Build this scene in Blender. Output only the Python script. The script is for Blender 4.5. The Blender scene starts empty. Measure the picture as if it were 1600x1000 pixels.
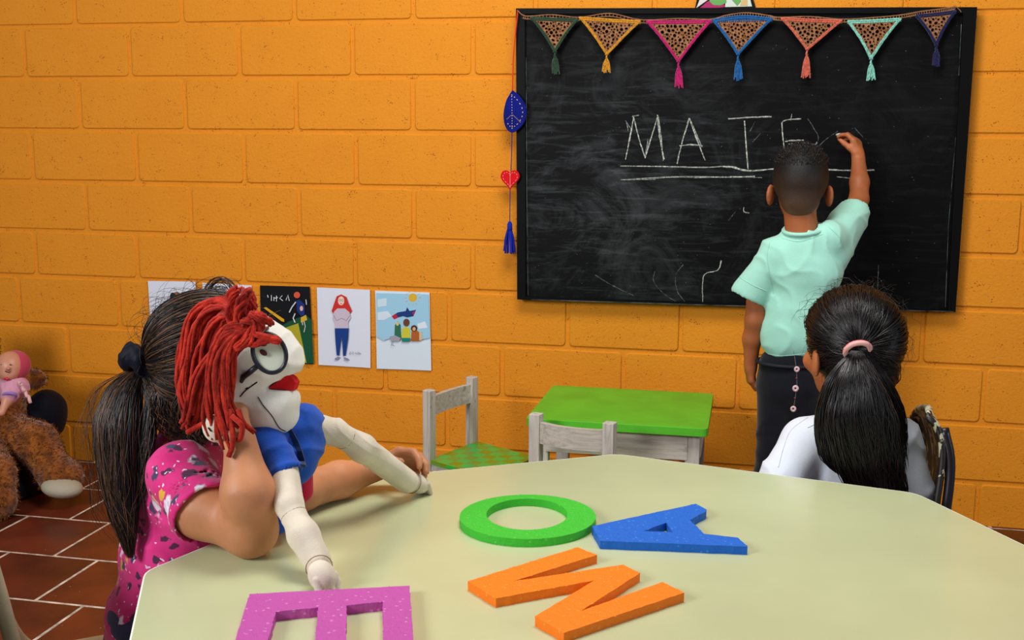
import bpy, bmesh, math, random
import numpy as np
from mathutils import Vector, Matrix
from mathutils.geometry import tessellate_polygon
random.seed(7); rng = np.random.default_rng(7)
R = math.radians
sc = bpy.context.scene
C = sc.collection

# ------------------------------------------------------------------ camera
FPX = 1750.0
PITCH, YAW, ROLL = 0.159, -0.209, 0.007
CAM = np.array([0.0, -3.957, 1.299])
cp, sp, cy, sy = math.cos(PITCH), math.sin(PITCH), math.cos(YAW), math.sin(YAW)
FW = np.array([sy*cp, cy*cp, -sp]); r0 = np.array([cy, -sy, 0.0]); u0 = np.cross(r0, FW)
RT = r0*math.cos(ROLL) + u0*math.sin(ROLL); UP = -r0*math.sin(ROLL) + u0*math.cos(ROLL)
cd = bpy.data.cameras.new('camera'); cam = bpy.data.objects.new('camera', cd); C.objects.link(cam)
cd.sensor_width = 36; cd.lens = 36*FPX/1600; cd.clip_start = .02
cam.matrix_world = Matrix(((RT[0], UP[0], -FW[0], CAM[0]), (RT[1], UP[1], -FW[1], CAM[1]), (RT[2], UP[2], -FW[2], CAM[2]), (0, 0, 0, 1)))
sc.camera = cam
def ray(x, y): return FW + RT*((x-800)/FPX) + UP*((500-y)/FPX)
def D(x, y, d): return CAM + ray(x, y)*d                       # point seen at a pixel, d metres deep
def PZ(x, y, z): r = ray(x, y); return CAM + r*((z-CAM[2])/r[2])   # ... on a level plane
def PY(x, y, Y): r = ray(x, y); return CAM + r*((Y-CAM[1])/r[1])   # ... on a plane parallel to the wall

# ------------------------------------------------------------------ light
sc.view_settings.view_transform = 'Standard'; sc.view_settings.look = 'None'
sc.view_settings.gamma = 1; sc.view_settings.exposure = 0.06; sc.view_settings.use_curve_mapping = False
w = bpy.data.worlds.new('world'); sc.world = w; w.use_nodes = True
w.node_tree.nodes['Background'].inputs[0].default_value = (.80, .88, 1, 1)
w.node_tree.nodes['Background'].inputs[1].default_value = .17
def area(name, loc, target, size, sizey, power, col):
    l = bpy.data.lights.new(name, 'AREA'); l.shape = 'RECTANGLE'; l.size = size; l.size_y = sizey
    l.energy = power; l.color = col
    o = bpy.data.objects.new(name, l); C.objects.link(o); o.location = loc
    o.rotation_euler = (Vector(target)-Vector(loc)).to_track_quat('-Z', 'Y').to_euler(); return o
area('ceiling_light', (-.3, -1.75, 3.0), (-.3, -1.2, 0), 1.4, .9, 54, (1, .97, .92))
area('window_light_left', (-2.7, -4.5, 2.3), (-.2, -.3, 1.2), 1.3, 1.1, 100, (.98, .98, 1))
area('window_light_right', (3.2, -2.6, 1.8), (.2, -1.3, .8), 1.3, 1.2, 26, (.85, .92, 1))

# ------------------------------------------------------------------ materials
def lin(c):
    return tuple((v/255/12.92 if v/255 <= .04045 else ((v/255+.055)/1.055)**2.4) for v in c) + (1,)
MC = {}
def mat(name, col, rough=.6, spec=.4, metal=0, var=0, vscale=8, bump=0, bscale=60, col2=None, sheen=0, coat=0, sss=0):
    if name in MC: return MC[name]
    m = bpy.data.materials.new(name); m.use_nodes = True; nt = m.node_tree; b = nt.nodes['Principled BSDF']
    b.inputs['Base Color'].default_value = lin(col); b.inputs['Roughness'].default_value = rough
    b.inputs['Specular IOR Level'].default_value = spec; b.inputs['Metallic'].default_value = metal
    if sheen: b.inputs['Sheen Weight'].default_value = sheen
    if coat: b.inputs['Coat Weight'].default_value = coat; b.inputs['Coat Roughness'].default_value = .15
    if sss: b.inputs['Subsurface Weight'].default_value = sss; b.inputs['Subsurface Scale'].default_value = .01; b.inputs['Subsurface Radius'].default_value = (1, .4, .2)
    tc = nt.nodes.new('ShaderNodeTexCoord')
    if var or col2:
        n = nt.nodes.new('ShaderNodeTexNoise'); n.inputs['Scale'].default_value = vscale; n.inputs['Detail'].default_value = 4
        nt.links.new(tc.outputs['Object'], n.inputs['Vector'])
        rp = nt.nodes.new('ShaderNodeValToRGB'); rp.color_ramp.elements[0].position = .35; rp.color_ramp.elements[1].position = .65
        c2 = col2 or tuple(max(0, c*(1-var)) for c in col)
        rp.color_ramp.elements[0].color = lin(c2); rp.color_ramp.elements[1].color = lin(col)
        nt.links.new(n.outputs['Fac'], rp.inputs['Fac']); nt.links.new(rp.outputs['Color'], b.inputs['Base Color'])
    if bump:
        n = nt.nodes.new('ShaderNodeTexNoise'); n.inputs['Scale'].default_value = bscale; n.inputs['Detail'].default_value = 3
        nt.links.new(tc.outputs['Object'], n.inputs['Vector'])
        bp = nt.nodes.new('ShaderNodeBump'); bp.inputs['Strength'].default_value = 1; bp.inputs['Distance'].default_value = bump
        nt.links.new(n.outputs['Fac'], bp.inputs['Height']); nt.links.new(bp.outputs['Normal'], b.inputs['Normal'])
    MC[name] = m; return m
def nd(m, t, **kw):
    n = m.node_tree.nodes.new(t)
    for k, v in kw.items():
        if k in n.inputs: n.inputs[k].default_value = v
        else: setattr(n, k, v)
    return n
def lk(m, a, b): m.node_tree.links.new(a, b)
def bsdf(m): return m.node_tree.nodes['Principled BSDF']
def overlay(m, prev, fac, col):                                # mixes a colour over prev by fac
    mx = nd(m, 'ShaderNodeMix', data_type='RGBA'); lk(m, fac, mx.inputs[0])
    if prev is not None: lk(m, prev, mx.inputs[6])
    mx.inputs[7].default_value = lin(col); return mx.outputs[2]

# ------------------------------------------------------------------ object helpers
def setp(o, label=None, cat=None, group=None, kind=None):
    if label: o['label'] = label
    if cat: o['category'] = cat
    if group: o['group'] = group
    if kind: o['kind'] = kind
    return o
def thing(name, loc, label, cat, group=None):
    o = bpy.data.objects.new(name, None); C.objects.link(o); o.location = tuple(loc); o.empty_display_size = .05
    return setp(o, label, cat, group)
def worldloc(o):
    v = Vector(o.location)
    while o.parent: o = o.parent; v += Vector(o.location)
    return v
def mesh(name, verts, faces, m, parent=None, smooth=False, origin=None, kind=None, label=None):
    """links world-space geometry as ONE object, its origin at the parent's base (or at origin)"""
    base = np.array(worldloc(parent)) if parent else np.array(origin if origin is not None else (0, 0, 0), float)
    verts = np.asarray(verts, float) - base
    me = bpy.data.meshes.new(name)
    if isinstance(faces, np.ndarray) and len(verts) > 2000:
        k = faces.shape[1]
        me.vertices.add(len(verts)); me.vertices.foreach_set('co', verts.astype(np.float32).ravel())
        me.loops.add(faces.size); me.loops.foreach_set('vertex_index', faces.astype(np.int32).ravel())
        me.polygons.add(len(faces)); me.polygons.foreach_set('loop_start', np.arange(0, faces.size, k, dtype=np.int32))
        me.update(calc_edges=True); me.validate()
    else:
        me.from_pydata([tuple(v) for v in verts], [], [tuple(int(i) for i in f) for f in faces])
    if smooth: me.polygons.foreach_set('use_smooth', [True]*len(me.polygons))
    me.materials.append(m) if not isinstance(m, (list, tuple)) else [me.materials.append(q) for q in m]
    me.update()
    o = bpy.data.objects.new(name, me); C.objects.link(o)
    if parent: o.parent = parent
    else: o.location = tuple(base)
    return setp(o, label, None, None, kind)
class MB:
    def __init__(s): s.v = []; s.f = []
    def add(s, vs, fs):
        n = len(s.v); s.v += [np.asarray(v, float) for v in vs]; s.f += [[i+n for i in f] for f in fs]; return s
    def obox(s, c, ax, ay, az, hx, hy, hz, bev=.15):
        """box with bevelled long edges, axes ax, ay, az and half sizes"""
        ax, ay, az, c = [np.asarray(q, float) for q in (ax, ay, az, c)]
        bm = bmesh.new(); bmesh.ops.create_cube(bm, size=2)
        for v in bm.verts: v.co = Vector((v.co.x*hx, v.co.y*hy, v.co.z*hz))
        if bev: bmesh.ops.bevel(bm, geom=bm.edges[:], offset=min(hx, hy, hz)*bev, segments=2, affect='EDGES', profile=.7)
        bm.verts.index_update()
        s.add([c + ax*v.co.x + ay*v.co.y + az*v.co.z for v in bm.verts], [[v.index for v in f.verts] for f in bm.faces]); bm.free(); return s
    def box(s, x0, x1, y0, y1, z0, z1, bev=.15):
        return s.obox(((x0+x1)/2, (y0+y1)/2, (z0+z1)/2), (1, 0, 0), (0, 1, 0), (0, 0, 1), (x1-x0)/2, (y1-y0)/2, (z1-z0)/2, bev)
    def beam(s, a, b, side, wd, th, bev=.15):
        a, b, side = [np.asarray(q, float) for q in (a, b, side)]
        az = (b-a); L = np.linalg.norm(az); az /= L; side = side-az*(side@az); side /= np.linalg.norm(side)
        return s.obox((a+b)/2, side, np.cross(az, side), az, wd/2, th/2, L/2, bev)
    def tube(s, pts, rad, n=8, closed=False):
        v, f = tubes([pts], [rad], n, closed); return s.add(list(v), [list(q) for q in f])
    def plate(s, poly, nrm, th, holes=()):
        """outline polygon (3-D points, planar) extruded by th along -nrm; poly lies on the front"""
        nrm = np.asarray(nrm, float); loops = [list(map(np.asarray, poly))]+[list(map(np.asarray, h)) for h in holes]
        tri = tessellate_polygon([[Vector(p) for p in L] for L in loops])
        flat = [p for L in loops for p in L]; N = len(flat)
        vs = flat + [p-nrm*th for p in flat]; fs = []
        for t in tri:
            a, b, c = [flat[i] for i in t]
            if np.dot(np.cross(b-a, c-a), nrm) < 0: t = t[::-1]
            fs.append(list(t)); fs.append([i+N for i in t[::-1]])
        o = 0
        for L in loops:
            for i in range(len(L)): j = (i+1) % len(L); fs.append([o+i, o+i+N, o+j+N, o+j])
            o += len(L)
        s.add(vs, fs); return s
    def build(s, name, m, parent=None, smooth=False, **kw):
        o = mesh(name, s.v, s.f, m, parent, smooth, **kw)
        bm = bmesh.new(); bm.from_mesh(o.data); bmesh.ops.recalc_face_normals(bm, faces=bm.faces); bm.to_mesh(o.data); bm.free()
        return o
def tubes(lines, rads, n=6, closed=False):
    """many tubes at once; each rad is a number or one number per point"""
    V = []; F = []; o = 0; ang = np.arange(n)/n*2*np.pi; ca, sa = np.cos(ang), np.sin(ang)
    for P, rr in zip(lines, rads):
        P = np.asarray(P, float); K = len(P); rr = np.broadcast_to(np.asarray(rr, float), (K,))
        if closed: T = np.roll(P, -1, 0)-np.roll(P, 1, 0)
        else: T = np.gradient(P, axis=0)
        T /= np.linalg.norm(T, axis=1)[:, None]+1e-12
        ref = np.array([.31, .2, .93]);
        if abs(T.mean(0)@ref) > .9*np.linalg.norm(T.mean(0)) and np.linalg.norm(T.mean(0)) > .1: ref = np.array([.9, -.3, .1])
        A = np.cross(T, ref); A /= np.linalg.norm(A, axis=1)[:, None]+1e-12
        for i in range(1, K):                                   # keep the frame from flipping
            if A[i]@A[i-1] < 0: A[i] = -A[i]
        B = np.cross(T, A)
        ring = P[:, None]+rr[:, None, None]*(A[:, None]*ca[None, :, None]+B[:, None]*sa[None, :, None])
        V.append(ring.reshape(-1, 3)); ix = np.arange(n); jx = (ix+1) % n
        ks = np.arange(K if closed else K-1)[:, None]; k2 = (ks+1) % K
        F.append(np.stack([np.broadcast_to(o+ks*n+ix, (len(ks), n)), np.broadcast_to(o+ks*n+jx, (len(ks), n)), o+k2*n+jx, o+k2*n+ix], -1).reshape(-1, 4))
        if not closed and n > 3 and len(lines) < 400:
            e = [[o+i for i in range(n)][::-1], [o+(K-1)*n+i for i in range(n)]]
            if n == 4: F.append(np.array(e))
            elif n % 2 == 0:
                for q in e: F.append(np.array([[q[0], q[i], q[i+1], q[i+2]] for i in range(1, n-2, 2)]))
        o += K*n
    return np.concatenate(V), np.concatenate(F)
def spline(pts, n):
    """Catmull-Rom through points of any dimension"""
    P = np.asarray(pts, float)
    if len(P) == 2: t = np.linspace(0, 1, n)[:, None]; return P[0]*(1-t)+P[1]*t
    P = np.vstack([2*P[0]-P[1], P, 2*P[-1]-P[-2]]); t = np.linspace(0, len(P)-3-1e-9, n); i = t.astype(int); f = (t-i)[:, None]
    a, b, c, d = P[i], P[i+1], P[i+2], P[i+3]
    return .5*(2*b+(c-a)*f+(2*a-5*b+4*c-d)*f**2+(3*b-a-3*c+d)*f**3)

# ------------------------------------------------------------------ implicit shapes, meshed with surface nets
def rot(fwd, up=(0, 0, 1)):
    """columns: right, forward, up"""
    f = np.asarray(fwd, float); f /= np.linalg.norm(f); u = np.asarray(up, float); u = u-f*(u@f); u /= np.linalg.norm(u)
    return np.stack([np.cross(f, u), f, u], 1)
class Sdf:
    def __init__(s, k=.02): s.p = []; s.k = k; s.disp = None
    def cap(s, a, b, ra, rb=None, k=None, sub=False, flat=None):
        a, b = np.asarray(a, float), np.asarray(b, float); rb = ra if rb is None else rb; r = max(ra, rb)
        s.p.append(('c', (a, b, ra, rb, flat), np.minimum(a, b)-r, np.maximum(a, b)+r, s.k if k is None else k, sub)); return s
    def chain(s, pts, rads, k=None):
        for i in range(len(pts)-1): s.cap(pts[i], pts[i+1], rads[i], rads[i+1], k)
        return s
    def ell(s, c, r, M=None, k=None, sub=False):
        c, r = np.asarray(c, float), np.asarray(r, float); M = np.eye(3) if M is None else M
        s.p.append(('e', (c, r, M), c-r.max(), c+r.max(), s.k if k is None else k, sub)); return s
    def half(s, c, n, k=.003):                                  # keeps the side n points away from
        s.p.append(('h', (np.asarray(c, float), np.asarray(n, float)/np.linalg.norm(n)), None, None, k, True)); return s
    def ev(s, P, lo, hi, pad):
        d = np.full(P.shape[:-1], 1e3); hit = False
        for t, a, b0, b1, k, sub in s.p:
            if b0 is not None and (np.any(b0-k-pad > hi) or np.any(b1+k+pad < lo)): continue
            if t == 'c':
                A, B, ra, rb, flat = a; ab = B-A; L2 = ab@ab+1e-12
                h = np.clip(((P-A)@ab)/L2, 0, 1); q = P-A-h[..., None]*ab
                if flat is not None:                            # flat: (direction, factor) squeezes the section
                    n, fc = flat; q = q+((q@n)*(1/fc-1))[..., None]*n
                e = np.sqrt((q*q).sum(-1))-(ra+(rb-ra)*h)
            elif t == 'e':
                c, r, M = a; q = (P-c)@M; k0 = np.sqrt(((q/r)**2).sum(-1)); k1 = np.sqrt(((q/r**2)**2).sum(-1)); e = k0*(k0-1)/(k1+1e-9)
            else:
                e = (a[0]-P)@a[1]
            if sub:
                if not hit: continue
                e2 = -e
                h = np.clip(.5-.5*(d-e2)/k, 0, 1) if k > 0 else (e2 > d)*1.
                d = d*(1-h)+e2*h+k*h*(1-h)
            else:
                if not hit: d = e.copy(); hit = True
                else:
                    h = np.clip(.5+.5*(d-e)/k, 0, 1) if k > 0 else (e < d)*1.; d = d*(1-h)+e*h-k*h*(1-h)
        if s.disp is not None and hit: d = d+s.disp(P)
        return d, hit
    def mesh(s, vox, B=28):
        lo = np.min([q[2] for q in s.p if q[2] is not None and not q[5]], 0)-s.k-3*vox; hi = np.max([q[3] for q in s.p if q[3] is not None and not q[5]], 0)+s.k+3*vox
        N = np.ceil((hi-lo)/vox).astype(int)+2; key = lambda I: (I[..., 0]*N[1]+I[..., 1])*N[2]+I[..., 2]
        VK = []; VP = []; FK = []
        for bi in range(0, N[0], B):
            for bj in range(0, N[1], B):
                for bk in range(0, N[2], B):
                    o = np.array([bi, bj, bk]); l = lo+o*vox; h_ = l+(B+1)*vox
                    if not any((q[2] is not None) and not q[5] and np.all(q[2]-q[4]-vox <= h_) and np.all(q[3]+q[4]+vox >= l) for q in s.p): continue
                    g = np.stack(np.meshgrid(*[l[a]+np.arange(B+2)*vox for a in range(3)], indexing='ij'), -1)
                    cc = (l+h_)/2
                    dc, ok = s.ev(cc[None, :], l, h_, vox*2)
                    if not ok: continue
                    d, _ = s.ev(g, l, h_, vox*2); neg = d < 0
                    if neg.all() or not neg.any(): continue
                    n1 = B+1                                     # cells in this block (one ring more, de-duplicated later)
                    acc = np.zeros((n1, n1, n1, 3)); cnt = np.zeros((n1, n1, n1))
                    idx = np.stack(np.meshgrid(*[np.arange(n1)]*3, indexing='ij'), -1)
                    for ax in range(3):
                        for u in (0, 1):
                            for v in (0, 1):
                                sh = [0, 0, 0]; oth = [q for q in range(3) if q != ax]; sh[oth[0]] = u; sh[oth[1]] = v
                                s0 = tuple(slice(sh[q], sh[q]+n1) for q in range(3)); e1 = sh.copy(); e1[ax] = 1
                                s1 = tuple(slice(e1[q], e1[q]+n1) for q in range(3))
                                d0, d1 = d[s0], d[s1]; cr = (d0 < 0) != (d1 < 0)
                                t = np.where(cr, d0/np.where(cr, d0-d1, 1), 0)
                                p = np.zeros((n1, n1, n1, 3)); p[..., ax] = t; p[..., oth[0]] = u; p[..., oth[1]] = v
                                acc += p*cr[..., None]; cnt += cr
                    m = cnt > 0; own = np.zeros_like(m); own[:B, :B, :B] = True; mo = m & own
                    ci = idx[mo]; VK.append(key(ci+o)); VP.append(lo+(ci+o+acc[mo]/cnt[mo][:, None])*vox)
                    for ax in range(3):
                        oth = [q for q in range(3) if q != ax]; s1 = [slice(0, B)]*3; s1[ax] = slice(1, B+1)
                        d0, d1 = d[:B, :B, :B], d[tuple(s1)]; cr = (d0 < 0) != (d1 < 0); I = idx[:B, :B, :B][cr]+o; fl = (d0[cr] < 0)
                        e0 = np.zeros(3, int); e0[oth[0]] = 1; e2 = np.zeros(3, int); e2[oth[1]] = 1
                        q = np.stack([key(I-e0-e2), key(I-e2), key(I), key(I-e0)], -1)
                        if ax == 1: fl = ~fl
                        q[~fl] = q[~fl][:, ::-1]; FK.append(q)
        VK = np.concatenate(VK); VP = np.concatenate(VP); FK = np.concatenate(FK); od = np.argsort(VK); VK = VK[od]; VP = VP[od]
        F = np.searchsorted(VK, FK); F = np.clip(F, 0, len(VK)-1); good = (VK[F] == FK).all(1)
        return VP, F[good]
    def build(s, name, m, parent, vox=.005, relax=1, **kw):
        V, F = s.mesh(vox)
        for _ in range(relax):                                  # light Laplacian smoothing
            a = np.zeros_like(V); c = np.zeros(len(V))
            for i, j in ((0, 1), (1, 2), (2, 3), (3, 0)):
                np.add.at(a, F[:, i], V[F[:, j]]); np.add.at(a, F[:, j], V[F[:, i]]); np.add.at(c, F[:, i], 1); np.add.at(c, F[:, j], 1)
            V = V*.4+(a/np.maximum(c, 1)[:, None])*.6
        return mesh(name, V, F, m, parent, True, **kw)
def wav(amp, *dirs):
    """creases: ridged, bent waves along given directions (vector, wavelength, phase)"""
    def f(P):
        r = 0; wx = .018*np.sin(P[..., 0]*31+P[..., 2]*17+1)+.012*np.sin(P[..., 2]*43-P[..., 0]*25+P[..., 1]*20)
        for v, L, ph in dirs:
            v = np.asarray(v, float); q = (P@v+wx)*(np.pi/L)+ph; m_ = .55+.45*np.sin(P[..., 2]*19+P[..., 0]*13+ph*5)
            r = r+m_*(.75-1.9*(1-np.abs(np.sin(q)))**2)
        return r*amp/len(dirs)*1.5
    return f

# ================================================================== THE SETTING
def wall_mat():
    m = mat('orange_paint', (229, 137, 20), .6, .3); b = bsdf(m); tc = nd(m, 'ShaderNodeTexCoord'); gm = nd(m, 'ShaderNodeNewGeometry')
    n = nd(m, 'ShaderNodeTexNoise', Scale=7.0, Detail=5.0); lk(m, gm.outputs['Position'], n.inputs['Vector'])
    rp = nd(m, 'ShaderNodeValToRGB'); rp.color_ramp.elements[0].position = .3; rp.color_ramp.elements[1].position = .7
    rp.color_ramp.elements[0].color = lin((234, 144, 22)); rp.color_ramp.elements[1].color = lin((237, 148, 25)); lk(m, n.outputs['Fac'], rp.inputs['Fac'])
    v = nd(m, 'ShaderNodeTexVoronoi', Scale=120.0); lk(m, gm.outputs['Position'], v.inputs['Vector'])
    n3 = nd(m, 'ShaderNodeTexNoise', Scale=26.0, Detail=3.0); lk(m, gm.outputs['Position'], n3.inputs['Vector'])
    th = nd(m, 'ShaderNodeMapRange', **{'From Min': .46, 'From Max': .70, 'To Min': .05, 'To Max': .30}); lk(m, n3.outputs['Fac'], th.inputs['Value'])
    cmp_ = nd(m, 'ShaderNodeMath', operation='LESS_THAN'); lk(m, v.outputs['Distance'], cmp_.inputs[0]); lk(m, th.outputs[0], cmp_.inputs[1])
    c = overlay(m, rp.outputs['Color'], cmp_.outputs[0], (176, 92, 12)); lk(m, c, b.inputs['Base Color'])
    n2 = nd(m, 'ShaderNodeTexNoise', Scale=95.0, Detail=6.0, Roughness=.75); lk(m, gm.outputs['Position'], n2.inputs['Vector'])
    s = nd(m, 'ShaderNodeMath', operation='SUBTRACT'); lk(m, n2.outputs['Fac'], s.inputs[0]); lk(m, cmp_.outputs[0], s.inputs[1])
    bp = nd(m, 'ShaderNodeBump', Strength=1.0, Distance=.0034); lk(m, s.outputs[0], bp.inputs['Height']); lk(m, bp.outputs['Normal'], b.inputs['Normal'])
    return m
WM = wall_mat()
wall = MB().box(-4.6, 2.6, .004, .16, -.02, 2.95, 0).build('wall_back', WM, kind='structure')
rows = [2.9, 2.70, 2.506, 2.310, 2.113, 1.916, 1.719, 1.523, 1.326, 1.127, .933, .751, .555, .357, .152, -.04]
def block_mesh(h, name):
    """painted block: rounded outline, soft arris, slightly proud of the joints"""
    W = .448/2-.0072; H = h/2-.0066; v = []; f = []
    for inset, y in ((0, .005), (.0012, .0005), (.0045, -.0012)):
        rr = .016; pts = []
        for cx, cz, a0 in ((W-rr, H-rr, 0), (-W+rr, H-rr, 90), (-W+rr, -H+rr, 180), (W-rr, -H+rr, 270)):
            for k in range(4): a = R(a0+k*30); pts.append((cx+(rr-inset)*math.cos(a), y, cz+(rr-inset)*math.sin(a)))
        v += pts
    n = 16
    for L in range(2):
        for i in range(n): j = (i+1) % n; f.append([L*n+i, L*n+j, (L+1)*n+j, (L+1)*n+i])
    f.append([2*n+i for i in range(n)])
    me = bpy.data.meshes.new(name); me.from_pydata(v, [], f); me.materials.append(WM)
    bm = bmesh.new(); bm.from_mesh(me); bmesh.ops.recalc_face_normals(bm, faces=bm.faces)
    if sum(q.normal.y for q in bm.faces) > 0: bmesh.ops.reverse_faces(bm, faces=bm.faces)
    bm.to_mesh(me); bm.free()
    me.polygons.foreach_set('use_smooth', [True]*(len(f)-1)+[False]); me.update(); return me
for ri in range(len(rows)-1):
    z1, z0 = rows[ri], rows[ri+1]; k = ri-6                      # k counts courses from the one cut by the top of the board
    me = block_mesh(z1-z0, 'block'); base = -2.779
    if k >= 5: start = -.633 if k % 2 else -.427
    else: start = base+(.224 if k % 2 else 0)+.448*4
    xs = [start]
    while xs[-1] < 2.3: xs.append(xs[-1]+.408+random.uniform(-.006, .006))
    while xs[0] > -4.3: xs.insert(0, xs[0]-.448+random.uniform(-.006, .006))
    for a, b in zip(xs[:-1], xs[1:]):
        o = bpy.data.objects.new('block', me); C.objects.link(o); o.parent = wall
        o.location = ((a+b)/2, random.uniform(-.0006, .0008), (z0+z1)/2); o.scale = ((b-a)/.448, 1, 1)
        o.rotation_euler = (0, R(random.uniform(-.12, .12)), 0)

# floor of terracotta tiles
GM = mat('grout', (232, 212, 190), .9, .2, var=.3, vscale=30)
floor = MB().box(-4.6, 2.6, -5.2, .14, -.1, -.0014, 0).build('floor', GM, kind='structure')
def tile_mat():
    m = mat('terracotta', (104, 42, 24), .33, .5, var=.32, vscale=5, bump=.0006, bscale=40); b = bsdf(m)
    oi = nd(m, 'ShaderNodeObjectInfo'); mr = nd(m, 'ShaderNodeMapRange', **{'To Min': .75, 'To Max': 1.2}); lk(m, oi.outputs['Random'], mr.inputs['Value'])
    rp = [n for n in m.node_tree.nodes if n.type == 'VALTORGB'][0]
    hs = nd(m, 'ShaderNodeHueSaturation'); lk(m, rp.outputs['Color'], hs.inputs['Color']); lk(m, mr.outputs[0], hs.inputs['Value']); lk(m, hs.outputs[0], b.inputs['Base Color'])
    gm = nd(m, 'ShaderNodeNewGeometry'); v = nd(m, 'ShaderNodeTexVoronoi', Scale=22.0); lk(m, gm.outputs['Position'], v.inputs['Vector'])
    c = nd(m, 'ShaderNodeMath', operation='LESS_THAN'); c.inputs[1].default_value = .035; lk(m, v.outputs['Distance'], c.inputs[0])
    lk(m, overlay(m, hs.outputs[0], c.outputs[0], (190, 150, 130)), b.inputs['Base Color']); return m
TM = tile_mat()
tb = MB().box(-.149, .149, -.1525, .1525, -.012, .0006, .2); tmesh = None
for j in range(15):
    yc = .14-.318*j-.0; off = {0: 0.0, 1: .155}[j % 2]
    if -3.9 > yc: continue
    for i in range(20):
        xc = -4.3+.31*i+off+.03
        if xc > 1.9: continue
        if tmesh is None:
            t = tb.build('floor_tile', TM, floor); tmesh = t.data
        else: t = bpy.data.objects.new('floor_tile', tmesh); C.objects.link(t); t.parent = floor
        t.location = (xc, yc, random.uniform(-.0003, .0003)); t.rotation_euler = (R(random.uniform(-.04, .04)), R(random.uniform(-.04, .04)), R(random.uniform(-.3, .3)))

# ================================================================== BLACKBOARD
BK = mat('black_paint', (8, 8, 9), .5, .1, bump=.0006, bscale=25)
bb = thing('blackboard', (-.07, -.02, .72), 'large black chalkboard hung on the orange block wall with the word MATE chalked on it', 'blackboard')
Yf = -.045
def BQ(x, y, Y=Yf): return PY(x, y, Y)
def board_mat():
    m = mat('slate', (8, 8, 9), .55, .09); b = bsdf(m); gm = nd(m, 'ShaderNodeNewGeometry')
    mp = nd(m, 'ShaderNodeMapping'); mp.inputs['Location'].default_value = (.52, 0, -1.13); lk(m, gm.outputs['Position'], mp.inputs['Vector'])
    sx = nd(m, 'ShaderNodeMapping'); sx.inputs['Scale'].default_value = (2.1, 0, 2.6); lk(m, mp.outputs[0], sx.inputs['Vector'])
    ln = nd(m, 'ShaderNodeVectorMath', operation='LENGTH'); lk(m, sx.outputs[0], ln.inputs[0])
    fall = nd(m, 'ShaderNodeMapRange', **{'From Min': .25, 'From Max': 1.5, 'To Min': 1.0, 'To Max': .12}); lk(m, ln.outputs['Value'], fall.inputs['Value'])
    n = nd(m, 'ShaderNodeTexNoise', Scale=4.0, Detail=8.0, Roughness=.75, Distortion=1.2); lk(m, gm.outputs['Position'], n.inputs['Vector'])
    st = nd(m, 'ShaderNodeMapping'); st.inputs['Scale'].default_value = (5, 1, 45); st.inputs['Rotation'].default_value = (0, .12, 0); lk(m, gm.outputs['Position'], st.inputs['Vector'])
    n2 = nd(m, 'ShaderNodeTexNoise', Scale=1.0, Detail=5.0, Roughness=.7, Distortion=.6); lk(m, st.outputs[0], n2.inputs['Vector'])
    a = nd(m, 'ShaderNodeMapRange', **{'From Min': .48, 'From Max': .8, 'To Min': 0.0, 'To Max': .11}); lk(m, n.outputs['Fac'], a.inputs['Value'])
    c = nd(m, 'ShaderNodeMapRange', **{'From Min': .5, 'From Max': .85, 'To Min': 0.0, 'To Max': .12}); lk(m, n2.outputs['Fac'], c.inputs['Value'])
    ad = nd(m, 'ShaderNodeMath', operation='ADD'); lk(m, a.outputs[0], ad.inputs[0]); lk(m, c.outputs[0], ad.inputs[1])
    a2 = nd(m, 'ShaderNodeMath', operation='ADD'); lk(m, ad.outputs[0], a2.inputs[0]); a2.inputs[1].default_value = .006
    mu = nd(m, 'ShaderNodeMath', operation='MULTIPLY'); lk(m, a2.outputs[0], mu.inputs[0]); lk(m, fall.outputs[0], mu.inputs[1])
    v = nd(m, 'ShaderNodeTexVoronoi', Scale=38.0); lk(m, gm.outputs['Position'], v.inputs['Vector'])
    k = nd(m, 'ShaderNodeMath', operation='LESS_THAN'); k.inputs[1].default_value = .045; lk(m, v.outputs['Distance'], k.inputs[0])
    k2 = nd(m, 'ShaderNodeMath', operation='MULTIPLY'); k2.inputs[1].default_value = .22; lk(m, k.outputs[0], k2.inputs[0])
    mx = nd(m, 'ShaderNodeMath', operation='MAXIMUM'); lk(m, mu.outputs[0], mx.inputs[0]); lk(m, k2.outputs[0], mx.inputs[1])
    rgb = nd(m, 'ShaderNodeRGB'); rgb.outputs[0].default_value = lin((7, 7, 8))
    lk(m, overlay(m, rgb.outputs[0], mx.outputs[0], (196, 202, 208)), b.inputs['Base Color']); return m
q = [BQ(806, 13), BQ(1527, 11), BQ(1493, 488), BQ(808, 468)]
inn = [BQ(821, 22, -.034), BQ(1504, 21, -.034), BQ(1480, 484, -.034), BQ(822, 463, -.034)]
nY = np.array([0, -1, 0])
MB().plate([(p[0], -.034, p[2]) for p in inn[::-1]], nY, .03).build('slate', board_mat(), bb)
def rail(name, a, b, c, d, m=BK):
    MB().plate([np.array([p[0], Yf, p[2]]) for p in (a, b, c, d)], nY, .043).build(name, m, bb)
rail('frame_rail', q[0], q[1], inn[1], inn[0]); rail('frame_rail', q[3], q[2], inn[2], inn[3])
rail('frame_stile', q[0], inn[0], inn[3], q[3]); rail('frame_stile', q[1], inn[1], inn[2], q[2])
AL = mat('worn_edge', (120, 130, 130), .5, .5, .6, col2=(25, 27, 28), vscale=22)
s = MB(); s.tube([BQ(824, 468, -.048), BQ(1150, 478, -.048), BQ(1490, 487, -.048)], .0016, 4); s.build('edge_strip', AL, bb)
MB().tube([BQ(822, 90, -.047), BQ(823, 300, -.047), BQ(825, 462, -.047)], .0009, 4).build('edge_wear', AL, bb); MB().tube([BQ(1502, 38, -.047), BQ(1498, 118, -.047)], .0011, 4).build('edge_wear', AL, bb)
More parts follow.
